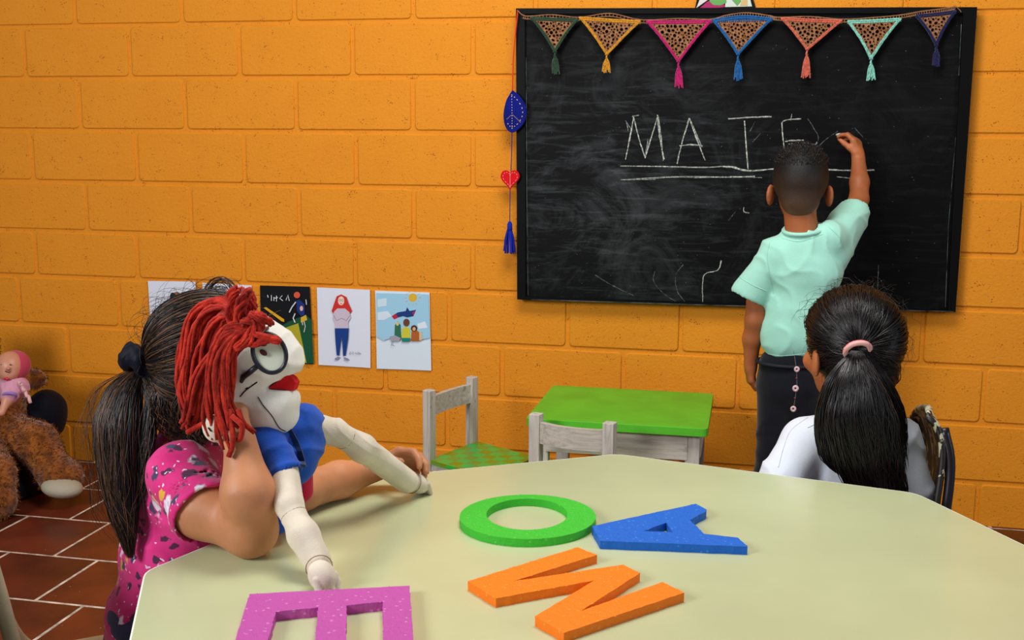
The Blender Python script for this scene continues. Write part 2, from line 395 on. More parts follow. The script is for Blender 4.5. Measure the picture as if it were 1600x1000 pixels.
s = MB(); s.tube([BQ(1493, 215, -.047), BQ(1482, 350, -.047), BQ(1477, 480, -.047)], .0009, 4); s.build('edge_wear', AL, bb)
CH = mat('chalk', (214, 218, 206), .95, .1, col2=(120, 124, 118), vscale=160)
def stroke(mb, pts, wd=.0026, rep=1, jit=.6):
    for k in range(rep):
        P = spline([(x+random.uniform(-jit, jit), y+random.uniform(-jit, jit)) for x, y in pts], 4*len(pts)+4)
        W = [BQ(x, y, -.0345) for x, y in P]
        mb.tube([(p[0]+random.gauss(0, .0004), -.0343, p[2]+random.gauss(0, .0004)) for p in W], [wd/2*random.uniform(.6, 1.15) for _ in W], 4)
def letter(strokes, name='chalk_letter', **kw):
    if name == 'chalk_letter':
        lt = MB(); stroke(lt, strokes[0][0], *strokes[0][1:]); lt = lt.build(name, CH, bb, **kw)
        for st_ in strokes[1:]: mb = MB(); stroke(mb, st_[0], *st_[1:]); mb.build('chalk_stroke', CH, lt)
        return
    for st_ in strokes: mb = MB(); stroke(mb, st_[0], *st_[1:]); mb.build(name, CH, bb)
letter([([(978, 249), (984, 215), (990, 183)], .0038, 2), ([(990, 183), (998, 215), (1008, 247)], .0034, 2), ([(1008, 247), (1018, 214), (1028, 180)], .0034, 2), ([(1028, 180), (1032, 215), (1038, 250)], .0034, 3, 1.6), ([(980, 190), (984, 204)], .002, 2, 3), ([(1010, 240), (1015, 218)], .002, 2, 3), ([(988, 182), (998, 180)], .002, 2)])
letter([([(1058, 256), (1066, 222), (1077, 185)], .004, 2), ([(1077, 185), (1088, 215), (1102, 250)], .0038, 2), ([(1062, 228), (1080, 226), (1098, 228)], .0032, 2), ([(1080, 190), (1097, 228)], .002, 2, 2)])
letter([([(1138, 186), (1170, 184), (1205, 182)], .0038, 2), ([(1163, 189), (1166, 230), (1169, 264)], .0042, 3, 1)])
letter([([(1222, 192), (1223, 212), (1226, 236)], .0042, 2), ([(1222, 191), (1229, 187), (1252, 185)], .0038, 2), ([(1226, 221), (1240, 219), (1256, 219)], .0036, 2), ([(1236, 188), (1237, 178)], .002, 1), ([(1232, 225), (1252, 223), (1273, 226), (1276, 222)], .003, 1)])
letter([([(970, 259), (1050, 260), (1095, 262), (1140, 261), (1168, 267), (1205, 264), (1215, 264)], .0042, 2, .8), ([(1284, 265), (1320, 266), (1366, 266)], .0034, 2)], 'chalk_underline')
letter([([(970, 280), (1060, 276), (1190, 277)], .0018, 2, 1.2), ([(970, 281), (1024, 281)], .0018, 1), ([(1308, 277), (1330, 279)], .0026, 1), ([(1085, 277), (1180, 276)], .002, 2, 1)], 'chalk_underline')
TH = mat('chalk_faint', (112, 117, 118), .95, .1, col2=(50, 52, 54), vscale=90); _c = CH
for wd, pl in ((.0022, [[(930, 430), (946, 440), (965, 450), (990, 462)]]), (.0022, [[(1023, 424), (1022, 440), (1038, 460), (1062, 475)]]), (.0022, [[(1067, 414), (1056, 430), (1058, 455), (1072, 473)]]),
               (.0030, [[(1127, 407), (1122, 422), (1102, 428), (1098, 444), (1098, 472)]]), (.0022, [[(1373, 414), (1371, 455)]]), (.0018, [[(1278, 229), (1292, 216), (1309, 205)]]),
               (.0018, [[(1262, 186), (1272, 200), (1278, 214), (1276, 228)], [(1335, 200), (1348, 214)]]), (.003, [[(1162, 324), (1163, 331), (1170, 333)]]), (.0015, [[(1138, 345), (1150, 330)], [(1180, 190), (1172, 205)], [(1176, 222), (1188, 208)]])):
    for p in pl: mb = MB(); stroke(mb, p, wd, 2); mb.build('chalk_scribble', TH if wd < .003 else CH, bb)

# ------------------------------------------------------------------ bunting
NAT = mat('jute_yarn', (168, 120, 84), .9, .1, bump=.0006, bscale=400, col2=(140, 92, 60), vscale=60)
bt = thing('crochet_bunting', PY(1160, 24, -.06), 'crochet bunting of seven coloured pennants strung across the top of the chalkboard', 'bunting')
YB = -.062
def bz(x, y, dy=0): return PY(x, y, YB+dy)
cordp = [(808, 16), (822, 25), (862, 23), (905, 27), (953, 21), (1002, 31), (1060, 29), (1110, 30), (1134, 24), (1166, 20), (1200, 24), (1217, 27), (1265, 26), (1317, 30), (1370, 27), (1410, 23), (1438, 18), (1470, 14), (1492, 10)]
L1 = [bz(x, y) for x, y in spline(cordp, 150)]; L2 = [bz(x, y+4.6) for x, y in spline(cordp, 150)]
mb = MB(); mb.tube(L1, .0017, 5); mb.tube(L2[6:], .0015, 5)
for i in range(7, 150, 1): mb.tube([L1[i], L2[i]], .0012, 4)
mb.tube([np.array(L1[-1])+.002, PY(1500, 16, YB), PY(1502, 19, YB)], .0014, 4)
mb.build('cord', NAT, bt)
def ellp0(cx, cy, rx, ry, a=0, n=16): return [(cx+rx*math.cos(t)*math.cos(a)-ry*math.sin(t)*math.sin(a), cy+rx*math.cos(t)*math.sin(a)+ry*math.sin(t)*math.cos(a)) for t in np.arange(n)/n*2*math.pi]
PN = [('dark_green', (38, 72, 46), (829, 27), (903, 30), (867, 82), (868, 116), 6), ('mustard', (222, 150, 20), (905, 27), (1001, 33), (948, 86), (947, 114), 7),
      ('magenta', (206, 14, 108), (1010, 33), (1112, 32), (1060, 97), (1061, 137), 7), ('blue', (16, 98, 168), (1113, 31), (1207, 29), (1153, 86), (1154, 126), 7),
      ('coral', (226, 106, 80), (1220, 28), (1316, 32), (1261, 78), (1259, 122), 7), ('mint', (142, 218, 196), (1324, 33), (1408, 29), (1361, 93), (1361, 126), 7), ('navy', (20, 22, 78), (1431, 24), (1494, 17), (1463, 72), (1463, 105), 5)]
for nm, col, a, b, t, e, nt in PN:
    m = mat('yarn_'+nm, col, .85, .15, bump=.0008, bscale=380, var=.25, vscale=150, sheen=.3)
    a, b, t, e = [np.array(q, float) for q in (a, b, t, e)]
    # edges sag inward the way knitted sides do
    def side(p, q2, s_): 
        mid = (p+q2)/2+np.array([s_*5.0, 4.0]); return spline([p, p*.55+mid*.45+np.array([s_*.8, 0]), mid, q2], 22)
    le = side(a, t, 1 if a[0] < t[0] else -1); re = side(b, t, -1)
    pb = MB()
    for off in (0, 1):
        dn = np.array([0, 3.2*off])
        pb.tube([bz(*(p+np.array([random.uniform(-.3, .3)+off*2.2, 0])), -.003-.001*off) for p in le], .0029, 6)
        pb.tube([bz(*(p+np.array([random.uniform(-.3, .3)-off*2.2, 0])), -.003-.001*off) for p in re], .0029, 6)
        pb.tube([bz(*p) for p in spline([a+dn, (a+b)/2+dn+np.array([0, .5 if nm != 'blue' else -5]), b+dn], 16)], .0032, 6)
    for k in range(22):                                         # picot stitches standing on the border
        p = a+(b-a)*(k+.5)/22+np.array([0, 2.5]); pb.tube([bz(*(p+np.array([-1.6, -2]))), bz(*(p+np.array([0, 1.6])), -.003), bz(*(p+np.array([1.6, -2])))], .0014, 4)
    if nm == 'blue': 
        for k in range(30):
            p = a+(b-a)*(k+.5)/30; pb.tube([bz(*(p+np.array([0, -5.5*math.sin(math.pi*(k+.5)/30)]))), bz(*(p+np.array([.6, 5])))], .0019, 4)
    po = pb.build('pennant', m, bt, smooth=True, label=nm.replace('_', ' ')+' edged crochet pennant')
    # openwork: crocheted ground with irregular round holes
    def xl(y): return np.interp(y, le[:, 1], le[:, 0])
    def xr(y): return np.interp(y, re[:, 1], re[:, 0])
    ty = lambda x: a[1]+(b[1]-a[1])*(x-a[0])/(b[0]-a[0])
    outl = [p+np.array([1.5, 1.5]) for p in le[:-1:2]]+[t-np.array([0, 1])]+[p+np.array([-1.5, 1.5]) for p in re[:-1:2][::-1]]
    hs = []; tries = 0
    while tries < 9000:
        tries += 1; x, y = random.uniform(a[0], b[0]), random.uniform(min(a[1], b[1]), t[1]); r1 = random.uniform(1.9, 3.3) if tries < 2500 else random.uniform(1.0, 1.9); r2 = r1*random.uniform(.65, 1.0)
        if x-r1-3.2 < xl(y+r1) or x+r1+3.2 > xr(y+r1) or y-r1 < ty(x)+5.0 or y+r1 > t[1]-5: continue
        if all(math.hypot(x-h_[0], y-h_[1]) > r1+h_[2]+.55 for h_ in hs): hs.append((x, y, r1, r2, random.uniform(0, 3.1)))
    P3 = lambda p: np.array([*PY(p[0], p[1], YB)])
    def flatp(p, yy): q_ = PY(p[0], p[1], YB); return np.array([q_[0], yy, q_[2]])
    net = MB().plate([flatp(p, YB-.0005) for p in outl], nY, .0022, [[flatp(p, YB-.0005) for p in ellp0(x, y, r1, r2, an, 9)] for x, y, r1, r2, an in hs])
    for x, y, r1, r2, an in hs:
        net.tube([flatp(p, YB-.0012+random.uniform(-.0006, .0006)) for p in ellp0(x, y, r1+.35, r2+.35, an, 9)], .0010, 4, True)
    net.build('openwork', NAT, po, smooth=False)
    tb_ = MB(); kn = t+(e-t)*.16
    tb_.tube([bz(*(t+np.array([1, -2]))), bz(*(kn+np.array([-1, 0])), -.004), bz(*(kn+np.array([1.5, 1])), -.002)], .0032, 6)
    for k in range(9):
        s_ = (k-4)/4; en = e+np.array([s_*nt*.9+random.uniform(-1, 1), random.uniform(-5, 1)])
        tb_.tube([bz(*p, random.uniform(-.005, .001)) for p in spline([kn, kn+(e-kn)*.35+np.array([s_*4.2, 0]), en], 7)], [.0022]*6+[.0026], 5)
    tb_.build('tassel', m, po, smooth=True)

# ------------------------------------------------------------------ hanging felt ornament
OY = -.058
def oz(x, y, dy=0): return PY(x, y, OY+dy)
orn = thing('hanging_ornament', oz(800, 270), 'hanging string of blue leaf, red heart and blue tassel at left edge of chalkboard', 'ornament')
RC = mat('red_cord', (232, 58, 30), .8, .2, bump=.0004, bscale=500); BL = mat('blue_felt', (20, 32, 134), .9, .1, bump=.0005, bscale=300, var=.2)
MB().tube([oz(x, y) for x, y in [(809, 17), (806, 45), (802, 90), (800.5, 148)]], .0022, 6).build('red_cord', RC, orn)
MB().tube([oz(x, y) for x, y in [(800, 205), (799.5, 240), (797, 300), (796.5, 350)]], .0014, 6).build('blue_cord', BL, orn)
ARM_B = MB(); sh = spline([(801, 142), (812, 152), (821, 168), (820, 186), (812, 199), (800, 206), (791, 198), (788, 180), (792, 158), (801, 142)], 40)[:-1]
ARM_B.plate([oz(x, y, -.004) for x, y in sh][::-1], nY, .008); ARM_B.tube([oz(x, y, -.003) for x, y in sh], .003, 6, True)
lf = ARM_B.build('felt_leaf', BL, orn)
STC = mat('stitch', (236, 190, 160), .9, .1); stt = MB()
for P in ([(799, 148), (808, 156), (816, 170), (815, 184), (806, 196), (798, 198), (791, 190)], [(792, 186), (800, 180), (808, 186), (814, 192)], [(799.5, 150), (800, 178), (800, 204)]):
    Q = spline(P, 40)
    for i in range(0, 38, 3): stt.tube([oz(*Q[i], -.0055), oz(*Q[i+1], -.0055)], .0013, 4)
stt.build('stitching', STC, lf)
RF = mat('red_felt', (214, 18, 32), .85, .15, bump=.0005, bscale=300); hp = []
for k in range(40):
    t = 2*math.pi*k/40; hp.append((797+13.5*(math.sin(t)**3), 279-1.0*(13*math.cos(t)-5*math.cos(2*t)-2*math.cos(3*t)-math.cos(4*t))*.98))
hh = MB(); hh.plate([oz(x, y, -.004) for x, y in hp], nY, .007); hh.tube([oz(x, y, -.001) for x, y in hp], .0035, 6, True); ho = hh.build('felt_heart', RF, orn)
st2 = MB()
for k in range(0, 40, 2): st2.tube([oz(797+(hp[k][0]-797)*.84, 280+(hp[k][1]-280)*.84, -.0052), oz(797+(hp[(k+1) % 40][0]-797)*.84, 280+(hp[(k+1) % 40][1]-280)*.84, -.0052)], .0008, 4)
st2.tube([oz(797, 270, -.0055), oz(797, 292, -.0055)], .0007, 4); st2.build('stitching', STC, ho)
BT = mat('blue_tassel', (20, 38, 160), .8, .2, bump=.0004, bscale=500); tt = MB()
tt.tube([oz(796.5, y) for y in (346, 350, 356, 362)], [.005, .009, .0095, .008], 8)
for k in range(26):
    s_ = random.uniform(-1, 1); d_ = random.uniform(-.013, .012)*math.sqrt(1-s_*s_*.8)
    tt.tube([oz(796+s_*3, 358, d_*.3), oz(796+s_*7, 372, d_), oz(796+s_*9.5, 395+random.uniform(-3, 2), d_*1.3)], .0026, 5)
tt.build('tassel', BT, orn, smooth=True)

# paper ornament above the board
po = thing('paper_butterfly', PY(1135, 0, -.02), 'cut paper figure with white, magenta and green shapes above the chalkboard', 'ornament')
def flat(parent, name, pts, col, Y, th=.0012, rough=.8):
    P = [PY(x, y, Y) for x, y in pts]; P = [np.array([p[0], Y, p[2]]) for p in P]
    return MB().plate(P, nY, th).build(name, mat('print_%d_%d_%d' % col, col, rough, .2), parent)
flat(po, 'backing', [(1086, 12), (1181, 12), (1176, -4), (1164, -30), (1135, -46), (1105, -30), (1090, -6)], (16, 14, 14), -.006, .004)
flat(po, 'white_shape', [(1088, 12.5), (1107, -1), (1112, -16), (1101, -20)], (214, 208, 202), -.008)
flat(po, 'magenta_shape', [(1093, 13), (1107, 1), (1117, 8), (1131, 6), (1133, 11), (1121, 12.5)], (170, 46, 98), -.0085)
flat(po, 'green_shape', [(1108, -3), (1109, 3), (1115, 8), (1126, 8.5), (1135, 4), (1134, -18), (1115, -16)], (106, 164, 92), -.0095)
flat(po, 'white_shape', [(1133, 11), (1134, -16), (1150, -18), (1172, -2), (1175, 10)], (205, 214, 200), -.008)
flat(po, 'green_shape', [(1142, -2), (1152, 9), (1158, 2), (1156, -16), (1144, -16)], (106, 164, 92), -.0092)
flat(po, 'tan_shape', [(1156, 9), (1161, -4), (1168, -4), (1168, 9)], (206, 174, 120), -.009)

# ------------------------------------------------------------------ drawings taped to the wall
def sheet(name, corners, label, col=(224, 228, 240)):
    P = [PY(x, y, -.008) for x, y in corners]; c = sum(P)/4
    o = thing(name, (c[0], -.006, c[2]), label, 'drawing', None)
    # the sheet: thin, slightly curled grid
    n = 8; V = []; F = []
    for j in range(n+1):
        for i in range(n+1):
            u, v = i/n, j/n; p = (P[0]*(1-u)+P[1]*u)*(1-v)+(P[3]*(1-u)+P[2]*u)*v
            V.append((p[0], -.0075-.0018*math.sin(math.pi*u)*0-.004*(v**3)*(u-.5)**2*2, p[2]))
    for j in range(n):
        for i in range(n): a = j*(n+1)+i; F.append([a, a+n+1, a+n+2, a+1])
    N = len(V); V += [(x, y+.0006, z) for x, y, z in V[:N]]; F += [[i+N for i in f[::-1]] for f in F[:n*n]]
    b = list(range(n+1))+[i*(n+1)+n for i in range(1, n+1)]+[n*(n+1)+i for i in range(n-1, -1, -1)]+[i*(n+1) for i in range(n-1, 0, -1)]
    for i in range(len(b)): F.append([b[i], b[(i+1) % len(b)], b[(i+1) % len(b)]+N, b[i]+N])
    mesh('paper', V, F, mat('paper_%d_%d_%d' % col, col, .8, .2), o); return o
def ellp(cx, cy, rx, ry, a=0, n=16): return [(cx+rx*math.cos(t)*math.cos(a)-ry*math.sin(t)*math.sin(a), cy+rx*math.cos(t)*math.sin(a)+ry*math.sin(t)*math.cos(a)) for t in np.arange(n)/n*2*math.pi]
YP = -.0125
def pr(o, name, pts, col, lvl=0): return flat(o, name, pts, col, YP-.0004*lvl, .0003)
def lines(o, name, pls, col, wd=.0012, lvl=1):
    for p in pls: MB().tube([PY(x, y, YP-.0004*lvl) for x, y in p], wd, 4).build(name, mat('print_%d_%d_%d' % col, col, .8, .2), o)
s1 = sheet('wall_drawing', [(231, 439), (305, 440), (311, 560), (238, 556)], 'leftmost white drawing on wall, mostly hidden behind the seated girl')
pr(s1, 'drawn_head', ellp(276, 464, 7, 8), (150, 98, 66)); pr(s1, 'drawn_hair', ellp(270, 463, 4.5, 6), (40, 40, 44), 1)
s2 = sheet('wall_drawing', [(316, 442), (393, 446), (399, 566), (321, 562)], 'white drawing with faint lines on wall, second from left, behind red yarn hair')
for k in range(7): lines(s2, 'drawn_line', [[(322+random.uniform(0, 5), 449+k*3.6), (352, 448+k*3.6+random.uniform(-1, 1)), (386-random.uniform(0, 7), 451+k*3.6)]], (150, 150, 178), .0006)
pr(s2, 'drawn_spot', ellp(330, 452, 2.4, 2.8), (196, 30, 60), 2)
s3 = sheet('wall_drawing', [(406, 446), (484, 448), (490, 569), (409, 566)], 'black and green poster on wall with a yellow square and white lettering', (17, 17, 21))
pr(s3, 'green_ground', [(428, 516), (452, 502), (478, 492), (487, 500), (490, 568), (420, 567)], (22, 80, 52))
pr(s3, 'yellow_card', [(430, 518), (466, 505), (479, 567), (420, 565)], (178, 166, 42), 1); pr(s3, 'drawn_pencil', [(412, 481), (416, 480), (444, 499), (444, 503), (440, 502)], (226, 166, 30), 1)
lines(s3, 'lettering', [[(418, 461), (419, 465)], [(424, 461), (424, 470)], [(428, 464), (428, 470)], [(432, 462), (432, 471)], [(429, 466), (434, 465)], [(441, 462), (437, 466), (442, 470)], [(447, 469), (450, 461), (452, 470)], [(478, 468), (479, 476)]], (232, 236, 236), .0016)
lines(s3, 'card_writing', [[(432, 520), (434, 526), (437, 521), (439, 527)], [(447, 538), (450, 533), (452, 540), (456, 534)], [(459, 531), (460, 532)]], (60, 60, 30), .0007, 3)
pr(s3, 'drawn_figure', [(463, 470), (468, 468), (476, 476), (476, 492), (470, 494), (464, 486)], (30, 50, 120), 2); pr(s3, 'drawn_head', ellp(464, 461, 5, 5), (214, 90, 60), 3); pr(s3, 'drawn_face', ellp(471, 482, 2.6, 4), (230, 180, 160), 4)
lines(s3, 'drawn_limbs', [[(462, 472), (456, 480), (452, 488)], [(461, 490), (458, 497), (461, 504)]], (226, 226, 232), .0028, 3); pr(s3, 'drawn_skirt', [(470, 496), (478, 492), (480, 500), (470, 504)], (214, 170, 50), 3)
lines(s3, 'drawn_limbs', [[(475, 502), (477, 510), (475, 519)], [(472, 502), (473, 508)]], (232, 214, 190), .0018, 4)
s4 = sheet('wall_drawing', [(495, 449), (578, 453), (579, 575), (498, 570)], 'white drawing on wall of a red haired girl in blue trousers')
pr(s4, 'drawn_hair', [(533, 460), (541, 464), (545, 475), (550, 486), (545, 492), (538, 482), (527, 482), (521, 490), (518, 486), (522, 474), (526, 463)], (206, 52, 42)); pr(s4, 'drawn_face', ellp(533, 470, 5, 7), (240, 210, 196), 1)
pr(s4, 'drawn_blouse', [(527, 482), (539, 482), (546, 488), (548, 497), (544, 503), (544, 514), (524, 514), (523, 502), (520, 496), (522, 487)], (206, 190, 206), 1); lines(s4, 'drawn_arms', [[(521, 492), (526, 501), (534, 497), (541, 501), (547, 493)]], (120, 100, 116), .0006, 2)
pr(s4, 'drawn_trousers', [(523, 513), (545, 513), (544, 530), (540, 556), (536, 556), (534, 524), (530, 556), (526, 555), (524, 532)], (26, 62, 132), 2); pr(s4, 'drawn_shoe', ellp(527, 560, 4.5, 2, -.4), (140, 140, 170), 2); pr(s4, 'drawn_shoe', ellp(541, 561, 4.5, 2, .4), (140, 140, 170), 2)
pr(s4, 'drawn_mouth', ellp(533, 474.5, 1.4, .6), (206, 52, 42), 2); lines(s4, 'drawn_glasses', [ellp(531, 469, 1.8, 1.6)+[(533, 469)], ellp(535.5, 469, 1.8, 1.6)], (70, 60, 60), .0004, 2)
lines(s4, 'signature', [[(546, 554), (547, 549), (549, 553), (551, 549), (552, 554)], [(554, 552), (556, 551), (557, 554)], [(559, 549), (559, 554)], [(561, 554), (561, 551), (563, 552), (563, 554)]], (70, 74, 80), .0007)
s5 = sheet('wall_drawing', [(586, 454), (671, 457), (674, 579), (589, 576)], 'rightmost drawing on wall with a blue sky, yellow sun and small figures', (218, 230, 240))
pr(s5, 'drawn_sky', [(588, 458), (669, 460), (672, 528), (650, 532), (622, 524), (600, 532), (589, 526)], (160, 206, 230)); pr(s5, 'drawn_sun', ellp(645, 465, 6.6, 6.6, 0, 20), (222, 176, 52), 1)
lines(s5, 'sun_rays', [[(645+9*math.cos(t), 465+9*math.sin(t)), (645+12.5*math.cos(t), 465+12.5*math.sin(t))] for t in np.arange(0, 6.28, .52)], (222, 176, 52), .0006, 1)
pr(s5, 'drawn_cloud', [(590, 468), (604, 466), (604, 478), (590, 480)], (206, 226, 238), 1); pr(s5, 'drawn_cloud', [(652, 506), (664, 502), (668, 512), (654, 514)], (222, 232, 240), 1); pr(s5, 'drawn_cloud', [(590, 488), (606, 486), (612, 494), (600, 500), (590, 500)], (214, 228, 240), 1)
pr(s5, 'drawn_cape', [(612, 494), (622, 488), (634, 486), (636, 480), (640, 486), (650, 484), (646, 494), (636, 496), (630, 494), (622, 496)], (32, 60, 120), 2); pr(s5, 'cape_lining', [(612, 494), (618, 490), (622, 496), (616, 499)], (190, 40, 66), 3); pr(s5, 'cape_lining', [(644, 489), (649, 485), (646, 493)], (190, 40, 66), 3)
pr(s5, 'drawn_figure', [(617, 508), (621, 502), (626, 508), (627, 528), (616, 530)], (52, 112, 84), 2); pr(s5, 'drawn_figure', [(628, 514), (634, 510), (641, 514), (641, 532), (627, 532)], (206, 200, 60), 3); pr(s5, 'drawn_head', ellp(635, 504, 5, 6), (110, 66, 44), 4)
pr(s5, 'drawn_figure', [(643, 518), (648, 514), (655, 519), (655, 533), (642, 533)], (176, 96, 40), 3); pr(s5, 'drawn_head', ellp(647, 513, 5, 5), (86, 44, 30), 4); pr(s5, 'drawn_face', ellp(647, 514, 2.5, 3), (220, 170, 130), 5); pr(s5, 'drawn_face', ellp(621, 506, 2.2, 3), (226, 200, 120), 4)
pr(s5, 'drawn_trousers', [(627, 528), (641, 528), (640, 534), (628, 534)], (30, 130, 120), 5); pr(s5, 'drawn_bench', [(609, 526), (617, 524), (626, 528), (624, 533), (611, 533)], (160, 160, 170), 4); pr(s5, 'drawn_bench', [(655, 518), (659, 518), (660, 531), (655, 532)], (210, 190, 150), 4)
lines(s5, 'drawn_legs', [[(613, 533), (611, 540)], [(612, 538), (616, 541)]], (110, 110, 130), .0008, 4)

# ------------------------------------------------------------------ furniture of whitewashed wood
def wood_mat(name, a, b_, hor=False):
    m = mat(name, a, .6, .3); b = bsdf(m); tc = nd(m, 'ShaderNodeTexCoord'); mp = nd(m, 'ShaderNodeMapping')
    mp.inputs['Scale'].default_value = (8, 90, 90) if hor else (90, 90, 7); lk(m, tc.outputs['Object'], mp.inputs['Vector'])
    n = nd(m, 'ShaderNodeTexNoise', Scale=1.0, Detail=5.0, Roughness=.6, Distortion=.5); lk(m, mp.outputs[0], n.inputs['Vector'])
    rp = nd(m, 'ShaderNodeValToRGB'); rp.color_ramp.elements[0].position = .34; rp.color_ramp.elements[1].position = .6
    rp.color_ramp.elements[0].color = lin(b_); rp.color_ramp.elements[1].color = lin(a); lk(m, n.outputs['Fac'], rp.inputs['Fac'])
    n2 = nd(m, 'ShaderNodeTexNoise', Scale=26.0, Detail=4.0); lk(m, tc.outputs['Object'], n2.inputs['Vector'])
    mr = nd(m, 'ShaderNodeMapRange', **{'From Min': .68, 'From Max': .78, 'To Max': .8}); lk(m, n2.outputs['Fac'], mr.inputs['Value'])
    lk(m, overlay(m, rp.outputs['Color'], mr.outputs[0], (120, 100, 82)), b.inputs['Base Color'])
    bp = nd(m, 'ShaderNodeBump', Strength=.6, Distance=.0008); lk(m, n.outputs['Fac'], bp.inputs['Height']); lk(m, bp.outputs['Normal'], b.inputs['Normal']); return m
WV = wood_mat('whitewashed_wood', (206, 200, 188), (176, 167, 154)); WH = wood_mat('whitewashed_wood_across', (200, 192, 178), (170, 160, 146), True)
GR = mat('green_paint', (92, 194, 46), .38, .45, var=.08, vscale=9, bump=.0004, bscale=60)
gt = [PZ(861, 604, .452), PZ(1107, 618, .452), PZ(1108, 672, .452), PZ(834, 656, .452)]
gx0, gx1 = -.655, -.1; gy1, gy0 = -.165, -.655
gc = np.array([(gx0+gx1)/2, (gy0+gy1)/2, 0])
tb = thing('low_table', gc, 'low child table with bright green top and whitewashed legs against the wall', 'table')
bm = MB(); rr = .018; pts = []
for cx, cyy, a0 in ((gx1-rr, gy1-rr, 0), (gx0+rr, gy1-rr, 90), (gx0+rr, gy0+rr, 180), (gx1-rr, gy0+rr, 270)):
    for k in range(5): a = R(a0+k*22.5); pts.append((cx+rr*math.cos(a), cyy+rr*math.sin(a), .452))
bm.plate(pts, (0, 0, 1), .026); top = bm.build('table_top', GR, tb)
md = top.modifiers.new('b', 'BEVEL'); md.width = .004; md.segments = 2; md.angle_limit = .7
for x in (gx0+.045, gx1-.045):
    for y in (gy0+.045, gy1-.04): MB().box(x-.021, x+.021, y-.021, y+.021, 0, .426, .12).build('leg', WV, tb)
for y in (gy0+.03, gy1-.03): MB().box(gx0+.06, gx1-.06, y-.009, y+.009, .345, .426, .1).build('apron', WH, tb)
for x in (gx0+.03, gx1-.03): MB().box(x-.009, x+.009, gy0+.06, gy1-.06, .345, .426, .1).build('apron', WV, tb)

def checker_mat():
    m = mat('checkered_green', (70, 170, 60), .35, .5); b = bsdf(m); tc = nd(m, 'ShaderNodeTexCoord')
    mp = nd(m, 'ShaderNodeMapping'); mp.inputs['Rotation'].default_value = (0, 0, .38); lk(m, tc.outputs['Object'], mp.inputs['Vector'])
    ck = nd(m, 'ShaderNodeTexChecker', Scale=24.0); ck.inputs['Color1'].default_value = lin((60, 176, 66)); ck.inputs['Color2'].default_value = lin((122, 142, 10)); lk(m, mp.outputs[0], ck.inputs['Vector'])
    n = nd(m, 'ShaderNodeTexNoise', Scale=12.0, Detail=2.0); lk(m, tc.outputs['Object'], n.inputs['Vector'])
    mr = nd(m, 'ShaderNodeMapRange', **{'From Min': .45, 'From Max': .62, 'To Max': .35}); lk(m, n.outputs['Fac'], mr.inputs['Value'])
    lk(m, overlay(m, ck.outputs['Color'], mr.outputs[0], (64, 170, 78)), b.inputs['Base Color']); return m
def small_chair(label, o, back, seatv, seat_m, ztop=.505, arc=.010, group=None):
    """o: plan point of one back post; back: vector to the other; seatv: vector from back to front of seat"""
    o = np.array([o[0], o[1], 0]); back = np.array([back[0], back[1], 0.]); sv = np.array([seatv[0], seatv[1], 0.])
    bu = back/np.linalg.norm(back); su = sv/np.linalg.norm(sv); z = np.array([0, 0, 1.])
    t = thing('small_chair', o+back/2+sv/2, label, 'chair')
    for e in (0, 1):
        p = o+back*e
        MB().obox(p+z*(ztop/2), bu, su, z, .017, .017, ztop/2, .15).build('back_post', WV, t)
        f = o+back*e+sv*.95; MB().obox(f+z*.125, bu, su, z, .016, .016, .125, .15).build('leg', WV, t)
        MB().obox((p+f)/2+z*.225, su, bu, z, np.linalg.norm(sv)/2, .009, .022, .1).build('seat_rail', WH, t)
    MB().obox(o+back/2+sv*.95+z*.225, bu, su, z, np.linalg.norm(back)/2, .009, .022, .1).build('seat_rail', WH, t)
    MB().obox(o+back/2+sv*.02+z*.225, bu, su, z, np.linalg.norm(back)/2, .009, .022, .1).build('seat_rail', WH, t)
    # curved top rail
    n = 10; V = []; F = []
    for i in range(n+1):
        u = i/n; c = o+back*(.05+.9*u); bow = 4*u*(1-u)
        for dz, dn in ((-.038, -.009), (-.038, .009), (.026, .009), (.026, -.009)):
            V.append(c+su*(dn-arc*bow)+z*(ztop-.050+dz))
    for i in range(n):
        for k in range(4): a = i*4+k; b2 = i*4+(k+1) % 4; F.append([a, b2, b2+4, a+4])
    F += [[0, 3, 2, 1], [n*4+k for k in range(4)]]
    MB().add(V, F).build('top_rail', WH, t)
    c = o+back/2+sv*.5+z*.262; L = np.linalg.norm
    P = [c+bu*a*(L(back)/2+.014)+su*b*(L(sv)/2+.01) for a, b in ((-1, -.86), (1, -.86), (1, 1.04), (-1, 1.04))]
    MB().plate(P, (0, 0, 1), .014).build('seat', seat_m, t)
    return t
small_chair('small whitewashed chair with green checkered seat, standing alone by the wall', (-1.005, -.515), (.085, .235), (.235, -.14), checker_mat(), .492)
pa, pb = PY(838, 645, -.92), PY(953, 659, -.80)
pa, pb = PZ(838, 646, .49), PZ(953, 660, .49)
bk = (pb-pa)[:2]
small_chair('small whitewashed chair tucked at the green table, its curved back to the camera', pa[:2], bk, np.array([-bk[1], bk[0]])/np.linalg.norm(bk)*.24, GR, .49, arc=.022)

